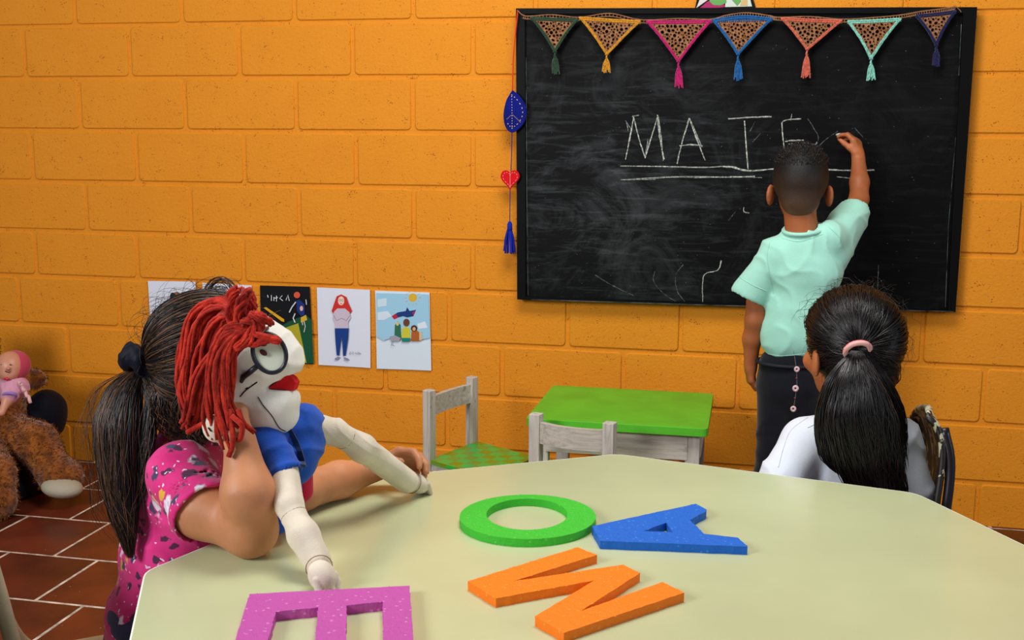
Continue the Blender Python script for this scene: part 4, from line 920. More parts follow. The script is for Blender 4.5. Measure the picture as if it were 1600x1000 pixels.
F = Sdf(.035); F.ell(D(1330, 740, 2.45), (.128, .088, .125)); F.ell(D(1330, 800, 2.46), (.122, .09, .12)); F.cap(D(1262, 690, 2.44), D(1402, 690, 2.43), .052, .052); F.cap(D(1330, 672, 2.45), D(1330, 664, 2.44), .056, .052, k=.02)
F.cap(D(1256, 694, 2.43), D(1207, 772, 2.36), .052, .052, k=.03); F.cap(D(1404, 690, 2.42), D(1424, 768, 2.41), .050, .050, k=.02)
F.disp = wav(.0065, ((.9, .1, -.55), .10, .6), ((.75, 0, .8), .085, 1.7), ((1, .3, .1), .13, 2.6))
F.cap(D(1328, 655, 2.45), D(1328, 600, 2.45), .050, .050, k=.003, sub=True)
dl = nz(D(1213, 762, 2.355)-D(1256, 694, 2.43)); F.cap(D(1205, 778, 2.35), D(1205, 778, 2.35)+dl*.2, .046, .046, k=.003, sub=True); F.half(D(1330, 905, 2.46), (0, 0, -1), k=.003)
wsh = F.build('t_shirt', WT, ga, .005); wb_ = bvh(wsh)
on_shirt(wb_, [(1262, 652), (1236, 672), (1224, 700), (1216, 730)], .0011, WT, wsh, 'sleeve_seam'); on_shirt(wb_, [(1262, 668), (1290, 655), (1300, 652)], .0012, WT, wsh, 'collar_seam')
SK = cloth('dark_shorts', (34, 36, 52)); F = Sdf(.02); F.ell(pel+Z*.01, (.125, .115, .085))
for e in (-1, 1): F.cap(pel+hh_*.055*e, pel+hh_*.06*e+fd*.2, .078, .062)
F.build('shorts', SK, ga, .008)

def steel_chair(label, seat_c, f, seat_z, back_fn, cm, tm, back_label=None):
    return None
# her chair: chipped steel, its back upright at her side
ch = thing('metal_chair', (pel[0], pel[1], 0), 'metal chair with chipped cream and black backrest, beyond the right end of the table', 'chair')
def chip_mat():
    m = mat('chipped_paint', (196, 190, 160), .45, .5); b = bsdf(m); tc = nd(m, 'ShaderNodeTexCoord'); mp = nd(m, 'ShaderNodeMapping'); mp.inputs['Scale'].default_value = (1, 1, .5); lk(m, tc.outputs['Object'], mp.inputs['Vector'])
    n = nd(m, 'ShaderNodeTexNoise', Scale=42.0, Detail=3.0, Distortion=1.0); lk(m, mp.outputs[0], n.inputs['Vector']); sx = nd(m, 'ShaderNodeSeparateXYZ'); lk(m, tc.outputs['Object'], sx.inputs[0])
    mr = nd(m, 'ShaderNodeMapRange', **{'From Min': .5, 'From Max': .78, 'To Min': .16, 'To Max': -.03}); lk(m, sx.outputs['Z'], mr.inputs['Value']); ad_ = nd(m, 'ShaderNodeMath', operation='ADD'); lk(m, n.outputs['Fac'], ad_.inputs[0]); lk(m, mr.outputs[0], ad_.inputs[1])
    c = nd(m, 'ShaderNodeMath', operation='GREATER_THAN'); c.inputs[1].default_value = .52; lk(m, ad_.outputs[0], c.inputs[0]); lk(m, overlay(m, None, c.outputs[0], (26, 20, 18)), b.inputs['Base Color'])
    for n_ in m.node_tree.nodes:
        if n_.type == 'MIX': n_.inputs[6].default_value = lin((186, 180, 150))
    bp = nd(m, 'ShaderNodeBump', Strength=.6, Distance=.0012, invert=True); lk(m, c.outputs[0], bp.inputs['Height']); lk(m, bp.outputs['Normal'], b.inputs['Normal']); return m
CP = chip_mat(); STL = mat('dark_steel', (52, 50, 56), .3, .5, .8)
n = 10; nv = 14; V = []; F_ = []; prof = [(1441, 637), (1452, 655), (1460, 685), (1462, 715), (1459, 745), (1453, 785), (1449, 820)]
pf = spline(prof, nv+1)
def bp3(u, v, th=0):
    x, y = pf[v]; cv = 1-(2*u-1)**2
    return D(x, y, 2.42+(u-.5)*.28)+RT*(cv*.010-.034*(u-.5)+th)-Z*((2*u-1)**4*.022*max(0, 1-v/5))
for th in (0, -.007):
    for v in range(nv+1):
        for u in range(n+1): V.append(bp3(u/n, v, th))
N = (n+1)*(nv+1)
for v in range(nv):
    for u in range(n): a = v*(n+1)+u; F_ += [[a, a+1, a+n+2, a+n+1], [N+a, N+a+n+1, N+a+n+2, N+a+1]]
bo = list(range(n+1))+[i*(n+1)+n for i in range(1, nv+1)]+[nv*(n+1)+i for i in range(n-1, -1, -1)]+[i*(n+1) for i in range(nv-1, 0, -1)]
for i in range(len(bo)): F_.append([bo[i], bo[i]+N, bo[(i+1) % len(bo)]+N, bo[(i+1) % len(bo)]])
MB().add(V, F_).build('backrest', CP, ch, smooth=True)
rim = [bp3(0, v, -.003) for v in range(nv, -1, -1)]+[bp3(u/n, 0, -.003) for u in range(1, n)]+[bp3(1, v, -.003) for v in range(nv+1)]
MB().tube(rim, .0075, 8).build('backrest_rim', CP, ch, smooth=True)
for e in (0, 1):
    a = bp3(e, 3, .010); b_ = bp3(e, nv, .012); b_ = b_+RT*.004; MB().tube(spline([a, bp3(e, 8, .014), b_, np.array([b_[0]-.02, b_[1], .35]), np.array([b_[0]+.03, b_[1], .003])], 20), .010, 10).build('back_leg', STL, ch, smooth=True)
sc0 = pel*np.array([1, 1, 0]); sq_ = [sc0+RT*np.array([1, 1, 0])*a+nz(FW*np.array([1, 1, 0]))*b2+Z*.345 for a, b2 in ((-.19, -.17), (.17, -.17), (.17, .17), (-.19, .17))]
MB().plate(rounded(np.array(sq_), .04) if False else [np.array(q_) for q_ in rounded(np.array(sq_), .04)], (0, 0, 1), .016).build('seat', CP, ch)
for b2 in (-.15, .15):
    p = sc0-RT*np.array([1, 1, 0])*.16+nz(FW*np.array([1, 1, 0]))*b2; MB().tube([p+Z*.33, p-RT*.02+Z*.004], .010, 10).build('front_leg', STL, ch, smooth=True)

# ------------------------------------------------------------------ the girl at the left with her elbow on the table
gx = D(255, 985, 2.06)
gl = thing('person', (gx[0], gx[1], 0), 'person in pink printed t-shirt with side ponytail, leaning an elbow on the table', 'person')
fl = nz(RT*.90+FW*.36-Z*.12); Ml = rot(fl, Z-RT*.06); s = 1.09; hol = D(334, 574, 2.04); F = Sdf(.02); Ll = head(F, hol, Ml, s)
ft = nz(RT*.85+FW*.5); ft = nz(ft*np.array([1, 1, 0])); Mt = rot(ft)
F.cap(Ll(0, -.03, -.055), D(292, 706, 2.05), .043, .047, k=.03)
sn, sf = D(284, 742, 1.95), D(330, 735, 2.17)
F.cap(sn, sf, .045, .045, k=.03); F.ell(D(288, 770, 2.06), (.115, .070, .10), Mt); F.ell(D(266, 880, 2.07), (.105, .070, .12), Mt); F.ell(D(256, 985, 2.07), (.12, .085, .085), Mt)
el_ = PZ(391, 828, ZT+.0445); wr_ = D(376, 694, 1.815)
F.chain([sn, D(318, 795, 1.875), el_], [.046, .046, .042], k=.025); F.chain([el_, D(387, 770, 1.80), wr_], [.043, .041, .0265], k=.018)
hand(F, wr_, nz(D(345, 620, 1.85)-wr_), nz(FW*.9-RT*.2), -RT, .95, (.35, .4, .45, .5), (.22, .95, .1), .1, 1.1)
ef, wf = PZ(468, 768, ZT+.040), PZ(588, 733, ZT+.040)
F.chain([sf, D(400, 760, 2.16), ef], [.044, .040, .036], k=.02); F.chain([ef, PZ(530, 750, ZT+.036), wf], [.036, .035, .0225], k=.015)
hand(F, wf, nz(RT*.9+Z*.42+FW*.1), nz(-Z*.75-FW*.65), -FW, .95, (.62, .62, .65, .75), (.55, .6, .6), .15, 1.05, .12)
for e in (-1, 1):
    p0 = D(256, 1000, 2.07)+Mt[:, 0]*.055*e; p0[2] = .42; kn = p0+ft*.28; F.chain([p0, kn], [.07, .048]); F.chain([kn, np.array([kn[0], kn[1], .06])+ft*.03], [.047, .03]); F.cap(np.array([kn[0], kn[1], .04])+ft*.03, np.array([kn[0], kn[1], .03])+ft*.13, .03, .024)
bodyl = F.build('body', SKIN, gl, .0040)
BRH = hair_mat('dark_brown_hair', (12, 8, 7), (112, 76, 48), .45, .4)
F = Sdf(.02); F.ell(Ll(0, -.012, .032), np.array([.082, .101, .092])*s, Ml); F.ell(Ll(0, -.036, -.026), np.array([.064, .062, .062])*s, Ml); F.ell(Ll(0, .120, -.040), np.array([.115, .072, .098])*s, Ml, k=.01, sub=True)
F.disp = wav(.0015, ((.2, .2, 1), .012, 0), ((1, .1, .6), .014, 0)); F.build('hair', mat('brown_hair_base', (14, 10, 9), .42, .45), gl, .0045)
tpl = D(221, 572, 2.00); tl = Ml.T@((tpl-hol)/s)
fr2 = lambda u: (u[2] > -.92 and (u[1] > -.1 or u[2] < -.2 or u[2] > .8 or abs(u[0]) > .7) and not (u[1] > .62 and u[2] < .1))
strands('hair_strands', scalp(Ll, Ml, s, tl, 3000, 6, rad=(.086, .104, .097), cen=(0, -.012, .030), fr=fr2, lift=.004, jitter=.0025), .0010, BRH, gl)
g = np.random.default_rng(19); fly = []
for _ in range(240):
    u = nz(g.normal(size=3)+np.array([0, -.3, .5])); p = np.array([0, -.012, .03])+u*np.array([.087, .105, .097]); t_ = nz(np.cross(u, g.normal(size=3)))
    l = g.uniform(.03, .08); a_ = g.uniform(.2, .8); fly.append([Ll(*(p+t_*l*q+u*(.03*math.sin(q*2.4)*a_))) for q in np.linspace(0, 1, 7)])
strands('flyaway_hairs', np.array(fly), .00035, BRH, gl)
strands('nape_hair', scalp(Ll, Ml, s, tl, 1500, 61, rad=(.069, .067, .068), cen=(0, -.038, -.028), fr=lambda u: u[1] < .9 and u[2] < .75, lift=.003, jitter=.003), .0010, BRH, gl)
strands('loose_hair', tail([D(268, 590, 1.975), D(262, 625, 1.965), D(268, 660, 1.97), D(280, 690, 1.98)], [.030, .032, .028, .016], 260, 62, K=14, wave=.010, sq=(1, .3)), .0009, BRH, gl)
strands('loose_hair', tail([D(300, 600, 1.955), D(292, 640, 1.955), D(300, 672, 1.965), D(312, 700, 1.97)], [.024, .026, .022, .012], 200, 63, K=14, wave=.010, sq=(1, .3)), .0009, BRH, gl)
lo = []
for k in range(26):                                              # the loose loop standing on the crown
    a_ = g.uniform(.6, 1.3); ph = g.uniform(-.3, .3); lo.append([D(345+ph*20+20*a_*math.cos(t_), 470-30*a_*math.sin(t_), 2.03+ph*.04) for t_ in np.linspace(3.5, -.3, 12)])
strands('hair_loop', np.array(lo), .0007, BRH, gl)
gd = [D(216, 576, 2.0), D(196, 606, 1.985), D(184, 660, 1.97), D(186, 740, 1.965), D(194, 805, 1.96), D(204, 872, 1.955)]
strands('ponytail', tail(gd, [.014, .032, .043, .036, .026, .005], 2300, 21, K=24, wave=.0025, ends=.35, sq=(1, .7)), .0009, BRH, gl)
strands('ponytail', tail([D(222, 580, 2.0), D(236, 620, 1.98), D(232, 680, 1.97), D(226, 740, 1.965), D(214, 800, 1.96)], [.010, .012, .014, .014, .004], 160, 22, K=20, wave=.005, sq=(1, .8)), .0010, BRH, gl)
strands('ponytail', tail(gd, [.016, .055, .070, .062, .050, .02], 90, 23, K=24, wave=.014, ends=.5), .0004, BRH, gl)
VEL = mat('navy_velvet', (7, 9, 24), .6, .15, sheen=.03, bump=.0015, bscale=60); F = Sdf(.006); ax0 = nz(gd[1]-gd[0]); ux = nz(np.cross(ax0, FW)); uy = np.cross(ax0, ux); cc_ = D(219, 568, 2.0)
for k in range(15):
    a = k/15*6.283; F.ell(cc_+ux*.025*math.cos(a)+uy*.025*math.sin(a)+ax0*.008*math.sin(k*2.4), (.015+.004*math.sin(k*1.7), .015, .021), k=.006)
F.disp = wav(.0028, ((1, 0, .3), .011, 0), ((.3, 1, 1), .013, 0)); F.build('hair_scrunchie', VEL, gl, .0025)
face_parts(gl, Ll, Ml, s, mat('black_hair', (12, 10, 9)))
def pink_mat():
    m = mat('pink_print', (204, 30, 112), .8, .2, sheen=.2); b = bsdf(m); tc = nd(m, 'ShaderNodeTexCoord'); out = None
    n0 = nd(m, 'ShaderNodeTexNoise', Scale=9.0, Detail=3.0); lk(m, tc.outputs['Object'], n0.inputs['Vector']); rp = nd(m, 'ShaderNodeValToRGB'); rp.color_ramp.elements[0].color = lin((200, 24, 106)); rp.color_ramp.elements[1].color = lin((236, 62, 144)); rp.color_ramp.elements[0].position = .35; rp.color_ramp.elements[1].position = .65; lk(m, n0.outputs['Fac'], rp.inputs['Fac']); out = rp.outputs['Color']
    dn = nd(m, 'ShaderNodeTexNoise', Scale=45.0); lk(m, tc.outputs['Object'], dn.inputs['Vector']); wp = nd(m, 'ShaderNodeMix', data_type='VECTOR'); wp.inputs[0].default_value = .03; lk(m, tc.outputs['Object'], wp.inputs[4]); lk(m, dn.outputs['Color'], wp.inputs[5])
    for sc_, th_, col_, off, st in ((25, .31, (84, 44, 74), 0, (1, 1, 1.5)), (16, .32, (232, 222, 238), 3.3, (1.3, 1.3, .55)), (20, .22, (222, 170, 60), 7.1, (1, 1, 1)), (19, .20, (70, 66, 96), 11.7, (1.2, 1, .8)), (70, .2, (238, 214, 232), 5.2, (1, 1, 1))):
        mp = nd(m, 'ShaderNodeMapping'); mp.inputs['Location'].default_value = (off, off*.7, off*1.3); mp.inputs['Scale'].default_value = st; mp.inputs['Rotation'].default_value = (0, .5, 0); lk(m, wp.outputs[1], mp.inputs['Vector'])
        v = nd(m, 'ShaderNodeTexVoronoi', Scale=float(sc_)); v.inputs['Randomness'].default_value = 1; lk(m, mp.outputs[0], v.inputs['Vector']); c = nd(m, 'ShaderNodeMapRange', **{'From Min': th_, 'From Max': th_*.8}); lk(m, v.outputs['Distance'], c.inputs['Value']); out = overlay(m, out, c.outputs[0], col_)
    lk(m, out, b.inputs['Base Color']); return m
PK = pink_mat()
F = Sdf(.03); F.ell(D(284, 772, 2.06), (.128, .086, .108), Mt); F.ell(D(264, 870, 2.07), (.122, .088, .12), Mt); F.ell(D(252, 965, 2.07), (.130, .098, .10), Mt); F.ell(D(250, 1040, 2.07), (.140, .112, .09), Mt); F.cap(sn+Z*.003, sf, .054, .052); F.cap(D(288, 712, 2.05), D(294, 686, 2.045), .056, .052, k=.02)
s1_, s2_ = sn-RT*.004, D(323, 800, 1.868); F.cap(s1_, s2_, .055, .062, k=.025); F.cap(sf, D(390, 752, 2.16), .054, .056, k=.02)
F.disp = wav(.0042, ((.6, .2, .9), .09, .4), ((-.8, .2, .7), .11, 1.2), ((.2, 1, .6), .08, 2))
av = nz(s2_-s1_); F.cap(s2_-av*.028, s2_+av*.2, .0525, .060, k=.003, sub=True); F.ell(s2_+av*.052, (.10, .10, .052), rot(np.cross(av, Z), av), k=.003, sub=True)
a2_ = nz(D(390, 752, 2.16)-sf); F.cap(D(384, 751, 2.16), D(384, 751, 2.16)+a2_*.2, .050, .05, k=.003, sub=True); F.ell(D(390, 752, 2.16)+a2_*.05, (.09, .09, .05), rot(np.cross(a2_, Z), a2_), k=.003, sub=True)
F.cap(D(296, 690, 2.045), Ll(0, -.03, -.05), .047, .052, k=.003, sub=True); F.half(D(256, 1072, 2.07), (0, 0, -1), k=.003)
tsh = F.build('t_shirt', PK, gl, .0042)
BLT = cloth('blue_leggings', (52, 54, 92)); F = Sdf(.02); pc = D(256, 1000, 2.07); pc[2] = .43; F.ell(pc, (.125, .098, .075), Mt)
for e in (-1, 1): p0 = pc+Mt[:, 0]*.055*e; kn = p0+ft*.28; F.chain([p0, kn, np.array([kn[0], kn[1], .09])+ft*.03], [.068, .055, .042])
F.build('trousers', BLT, gl, .007)
# her chair
CC = mat('cream_enamel', (178, 166, 134), .4, .5, var=.12, vscale=14, bump=.0004, bscale=30)
lc = thing('metal_chair', (pc[0], pc[1], 0), 'cream tubular metal chair at the lower left, under the pink shirt', 'chair')
sz = .345; rr2 = ft; ll2 = Mt[:, 0]
sp_ = [np.array([pc[0], pc[1], sz])+rr2*a+ll2*b2 for a, b2 in ((-.20, -.17), (.19, -.15), (.19, .15), (-.20, .17))]
MB().plate(rounded(np.array(sp_), .05), (0, 0, 1), .014).build('seat', CC, lc)
for e in (1, -1):
    b0 = np.array([pc[0], pc[1], sz-.022])+ll2*.165*e
    fr_ = [b0+rr2*.20-Z*(sz-.03), b0+rr2*.185-Z*.03, b0+rr2*.14, b0-rr2*.13, b0-rr2*.215+Z*.03, b0-rr2*.255+Z*.12, b0-rr2*.285+Z*.28, b0-rr2*.30+Z*.36]
    MB().tube(spline(fr_, 40), .0125, 12).build('side_frame', CC, lc, smooth=True)
    MB().tube([b0-rr2*.16, b0-rr2*.26-Z*(sz-.03)], .0115, 12).build('back_leg', CC, lc, smooth=True)
V = []; F_ = []
for th in (0, -.006):
    for v in range(9):
        for u in range(13):
            q_ = u/12*2-1; vz = .10+.27*v/8-(.03*q_**4 if v == 8 else 0)+(.02*q_**4 if v == 0 else 0)
            V.append(np.array([pc[0], pc[1], sz])+ll2*.185*q_-rr2*(.285+.032*v/8+.03*(1-q_*q_)+th)+Z*vz)
for v in range(8):
    for u in range(12): a = v*13+u; F_ += [[a, a+1, a+14, a+13], [117+a, 117+a+13, 117+a+14, 117+a+1]]
bo = list(range(13))+[i*13+12 for i in range(1, 9)]+[8*13+i for i in range(11, -1, -1)]+[i*13 for i in range(7, 0, -1)]
for i in range(len(bo)): F_.append([bo[i], bo[i]+117, bo[(i+1) % len(bo)]+117, bo[(i+1) % len(bo)]])
MB().add(V, F_).build('backrest', CC, lc, smooth=True)

# ------------------------------------------------------------------ the puppet
DC = mat('cream_cloth', (226, 214, 194), .85, .15, bump=.0005, bscale=420, var=.06, vscale=20, sheen=.2); DW = mat('white_cloth', (232, 230, 222), .8, .2, bump=.0004, bscale=380, var=.03, sheen=.2)
pu = thing('puppet', D(440, 800, 1.92), 'cloth puppet with red yarn hair, round black glasses and blue blouse leaning on the table', 'puppet')
F = Sdf(.022)
F.ell(D(388, 566, 1.905), (.074, .080, .084)); F.ell(D(426, 560, 1.90), (.046, .055, .052)); F.ell(D(446, 566, 1.90), (.026, .040, .034), k=.018)
F.ell(D(424, 636, 1.895), (.042, .048, .040), k=.015); F.cap(D(388, 622, 1.895), D(418, 640, 1.895), .040, .038); F.ell(D(444, 636, 1.895), (.021, .040, .036), k=.01); F.ell(D(436, 655, 1.90), (.030, .038, .024), k=.01); F.cap(D(400, 650, 1.91), D(440, 690, 1.93), .03, .03); F.ell(D(440, 600, 1.895), (.020, .036, .03), k=.01)
mo = D(1000, 0, 1)*0
F.ell(D(449, 571, 1.895), (.019, .036, .020), k=.01); F.ell(D(450, 624, 1.895), (.018, .036, .018), k=.01)
for x, y, r in ((425, 605, .0025), (431, 603, .0045), (437, 601.5, .0065), (443, 600, .0085), (450, 598.5, .0105), (457, 597.5, .0125), (465, 597, .0140), (474, 597, .0155)): F.cap(D(x, y, 1.895)-FW*.09, D(x, y, 1.895)+FW*.09, r, r, k=.002, sub=True)
F.disp = wav(.0022, ((.8, 0, 1), .07, 0), ((1, .3, -.7), .055, 1)); hd = F.build('head', DW, pu, .0035)
ht = bvh(hd)
def wedge(pts, d0, d1, name, m, par):
    a = [D(x, y, d0) for x, y in pts]; b2 = [p+FW*(d1-d0) for p in a]; n_ = len(a); return MB().add(a+b2, [list(range(n_)), list(range(n_, 2*n_))[::-1]]+[[i, (i+1) % n_, (i+1) % n_+n_, i+n_] for i in range(n_)]).build(name, m, par)
wedge([(418, 607), (434, 596), (450, 585), (457, 590), (462, 598), (458, 610)], 1.878, 1.915, 'mouth', mat('red_felt_mouth', (214, 30, 38), .8, .2, bump=.0004, bscale=300), hd)
def seam(pts, rad, m, name='seam', lift=.0008, par=None, n=20):
    P = [hit(ht, x, y, lift) for x, y in spline(pts, n)]; P = [p for p in P if p is not None]
    if len(P) > 2: MB().tube(P, rad, 5).build(name, m, par or hd, smooth=True)
DS = mat('dark_seam', (70, 58, 50), .8); seam([(403, 620), (412, 634), (425, 650), (436, 668), (446, 674)], .0009, DS); seam([(375, 620), (382, 612), (392, 604), (402, 597)], .0011, mat('black_thread', (16, 14, 18), .7), 'lash')
seam([(384, 608), (388, 606)], .0016, mat('black_thread', (16, 14, 18), .7), 'lash', n=4)
GB = mat('black_frame', (24, 26, 40), .35, .5); gls = MB()
ctr = D(421, 552, 1.812); ga_ = nz(RT*.34-UP*.94+FW*.12); gb_ = nz(np.cross(FW-RT*.15, ga_)); gnn = nz(np.cross(ga_, gb_)); gnn = gnn if gnn@FW < 0 else -gnn
rg = [ctr+ga_*.0325*math.cos(a)+gb_*.0255*math.sin(a) for a in np.arange(40)/40*6.283]; gls.tube(rg, .0036, 8, True); rim1 = gls.build('glasses', GB, pu, smooth=True)
MB().plate([ctr+ga_*.0305*math.cos(a)+gb_*.0235*math.sin(a)-gnn*.001 for a in np.arange(40)/40*6.283], gnn, .002).build('eye_white', mat('eye_cloth', (214, 222, 202), .25, .5), rim1)
pc2 = D(411.5, 551, 1.808); MB().plate([pc2+nz(RT*.8-UP*.55)*.0068*math.cos(a)+nz(RT*.55+UP*.8)*.0042*math.sin(a) for a in np.arange(20)/20*6.283], gnn, .002).build('pupil', mat('dark_red', (66, 20, 22), .3), rim1)
MB().tube([D(403, 571, 1.815), D(392, 580, 1.82), D(380, 589, 1.826), D(377, 597, 1.832)], [.0048, .0050, .0050, .003], 8).build('temple_arm', GB, rim1, smooth=True)
c2_ = ctr+FW*.165-RT*.030; MB().tube([c2_+ga_*.0325*math.cos(a)+gb_*.0255*math.sin(a) for a in np.arange(40)/40*6.283], .0036, 8, True).build('far_rim', GB, rim1, smooth=True)
MB().tube(spline([rg[20], D(418, 512, 1.86), c2_-ga_*.0325], 10), .003, 8).build('bridge', GB, rim1, smooth=True)
YN = mat('red_yarn', (196, 50, 32), .88, .12, bump=.0016, bscale=260, col2=(150, 28, 18), vscale=60, sheen=.12)
_oi = nd(YN, 'ShaderNodeObjectInfo'); _mr = nd(YN, 'ShaderNodeMapRange', **{'To Min': .62, 'To Max': 1.15}); lk(YN, _oi.outputs['Random'], _mr.inputs['Value'])
_hs = nd(YN, 'ShaderNodeHueSaturation'); lk(YN, [q for q in YN.node_tree.nodes if q.type == 'VALTORGB'][0].outputs['Color'], _hs.inputs['Color']); lk(YN, _mr.outputs[0], _hs.inputs['Value']); lk(YN, _hs.outputs[0], bsdf(YN).inputs['Base Color'])
G = [([(388, 505, 1.83), (350, 478, 1.84), (316, 500, 1.84), (300, 560, 1.84), (291, 610, 1.845), (296, 650, 1.85)], 18, .012), ([(392, 515, 1.82), (352, 495, 1.82), (328, 530, 1.815), (314, 590, 1.82), (308, 640, 1.83), (316, 668, 1.835)], 24, .014),
     ([(396, 522, 1.81), (366, 508, 1.805), (345, 545, 1.80), (336, 600, 1.80), (334, 645, 1.80), (338, 680, 1.80)], 24, .014), ([(394, 524, 1.805), (374, 520, 1.80), (352, 556, 1.79), (345, 610, 1.785), (346, 655, 1.78), (354, 700, 1.775)], 16, .010),
     ([(396, 528, 1.805), (380, 532, 1.80), (362, 562, 1.80), (356, 615, 1.80), (362, 645, 1.79), (380, 668, 1.79)], 12, .006), ([(390, 500, 1.86), (360, 470, 1.88), (322, 478, 1.89), (298, 520, 1.89), (288, 580, 1.88), (290, 620, 1.88)], 18, .014),
     ([(396, 522, 1.81), (362, 520, 1.80), (325, 570, 1.80), (306, 620, 1.81), (294, 650, 1.82), (290, 668, 1.82)], 12, .010),
     ([(372, 520, 1.82), (360, 488, 1.81), (364, 458, 1.81), (374, 446, 1.815)], 12, .007), ([(378, 518, 1.82), (374, 485, 1.805), (382, 462, 1.80), (388, 452, 1.805)], 12, .008), ([(384, 515, 1.82), (390, 480, 1.82), (398, 478, 1.82), (386, 455, 1.82), (378, 480, 1.81), (374, 512, 1.81)], 10, .006),
     ([(372, 522, 1.81), (398, 492, 1.80), (414, 500, 1.805), (424, 512, 1.815)], 12, .008), ([(378, 530, 1.805), (400, 522, 1.797), (424, 528, 1.795), (442, 536, 1.80)], 12, .006), ([(380, 538, 1.80), (402, 538, 1.797), (418, 530, 1.795), (436, 528, 1.80)], 8, .005), ([(372, 515, 1.82), (388, 500, 1.80), (402, 510, 1.80), (390, 530, 1.795), (370, 545, 1.79)], 12, .008),
     ([(390, 500, 1.90), (372, 480, 1.96), (345, 520, 1.99), (330, 590, 1.985), (325, 640, 1.98)], 18, .018), ([(400, 500, 1.92), (410, 498, 1.96), (420, 530, 1.985), (415, 580, 1.99), (405, 630, 1.985)], 16, .016)]
g = np.random.default_rng(31); hr = thing('yarn_hair', (0, 0, 0), None, None); hr.parent = pu; hr.location = (0, 0, 0)
C.objects.unlink(hr); bpy.data.objects.remove(hr)
cap_ = Sdf(.02); cap_.ell(D(372, 545, 1.905), (.074, .082, .072)); cap_.half(D(405, 540, 1.9), RT*.9-UP*.25); cap_.half(D(350, 600, 1.9), -UP); hcap = cap_.build('yarn_wig', YN, pu, .004)
for pts, n_, rad in G:
    g3 = [D(*p) for p in pts]
    for _ in range(n_):
        a, r = g.uniform(0, 6.283), math.sqrt(g.uniform(0, 1))*rad; K_ = 16; e = g.uniform(.72, 1.06); P = spline(g3, 40); ii = np.linspace(0, 39*min(1, e), K_); P = np.stack([np.interp(ii, np.arange(40), P[:, c]) for c in range(3)], 1)
        fr_ = np.minimum(1, np.linspace(.35, 1.5, K_))[:, None]; ph = g.uniform(0, 6.28); tw = np.linspace(0, 1, K_)[:, None]
        P = P+(RT*math.cos(a)+UP*.4*math.sin(a)+FW*.55*math.sin(a+.7))*r*fr_+RT*np.sin(tw*11+ph)*.0038+UP*np.sin(tw*8+2*ph)*.002+FW*np.cos(tw*7+ph)*.003
        MB().tube(P, [.0032]*(K_-1)+[.0024], 6).build('yarn_strand', YN, pu, smooth=True)
for pts in ([(372, 640, 1.79), (380, 660, 1.785), (398, 676, 1.79)], [(358, 640, 1.785), (364, 680, 1.775), (362, 700, 1.775), (357, 714, 1.775)], [(362, 650, 1.78), (378, 665, 1.775), (376, 684, 1.778), (370, 688, 1.78)], [(330, 655, 1.80), (312, 665, 1.81), (292, 676, 1.815)]):
    MB().tube(spline([D(*p) for p in pts], 14), .0045, 6).build('yarn_strand', YN, pu, smooth=True)
F = Sdf(.01); F.ell(D(334, 670, 1.80), (.018, .012, .023), rot(FW, UP*.9-RT*.4)); er = F.build('ear', DC, pu, .003); MB().tube([D(325, 668, 1.787), D(330, 674, 1.787)], .0012, 5).build('stitch', mat('dark_red', (66, 20, 22)), er)
# blouse, body, arms
BB = cloth('blue_blouse', (30, 84, 190), .0005, 350, .10); F = Sdf(.018)
F.ell(D(456, 705, 1.935), (.050, .045, .062)); F.ell(D(484, 668, 1.955), (.026, .034, .036)); F.cap(D(470, 655, 1.94), D(490, 690, 1.95), .03, .022); F.cap(D(418, 690, 1.87), D(446, 738, 1.845), .030, .030); F.ell(D(415, 690, 1.88), (.026, .030, .026)); F.ell(D(452, 664, 1.925), (.04, .04, .018))
F.disp = wav(.0045, ((1, .2, -.3), .038, 0), ((.7, .2, .9), .05, 1.3), ((-.3, .5, 1), .06, .4))
bd = nz(D(446, 738, 1.845)-D(418, 690, 1.87)); F.cap(D(446, 740, 1.845), D(446, 740, 1.845)+bd*.1, .0255, .0255, k=.002, sub=True); F.ell(D(450, 748, 1.845)+bd*.03, (.06, .06, .03), rot(np.cross(bd, Z), bd), k=.002, sub=True)
bl_ = F.build('blouse', BB, pu, .0032)
st = bvh(bl_); P = [hit(st, x, y, -.001) for x, y in spline([(446, 668), (458, 690), (466, 712), (470, 730)], 12)]; P = [p for p in P if p is not None]
if len(P) > 2:
    V = []; 
    for p in P: V += [p-RT*.009-FW*.0015, p+RT*.009-FW*.0015, p+RT*.009+FW*.003, p-RT*.009+FW*.003]
    MB().add(V, [[4*i+a, 4*i+(a+1) % 4, 4*i+4+(a+1) % 4, 4*i+4+a] for i in range(len(P)-1) for a in range(4)]+[[0, 1, 2, 3], [len(V)-1, len(V)-2, len(V)-3, len(V)-4]]).build('strap', cloth('navy_strap', (20, 44, 92)), bl_)
F = Sdf(.015); F.cap(D(462, 740, 1.955), D(472, 768, 1.96), .032, .020); F.disp = wav(.003, ((1, 0, .2), .03, 0)); F.build('skirt', cloth('red_skirt', (200, 24, 66)), pu, .0035)
F = Sdf(.015); F.cap(D(445, 765, 1.92), D(434, 815, 1.90), .030, .022); F.build('trouser_leg', BB, pu, .004)
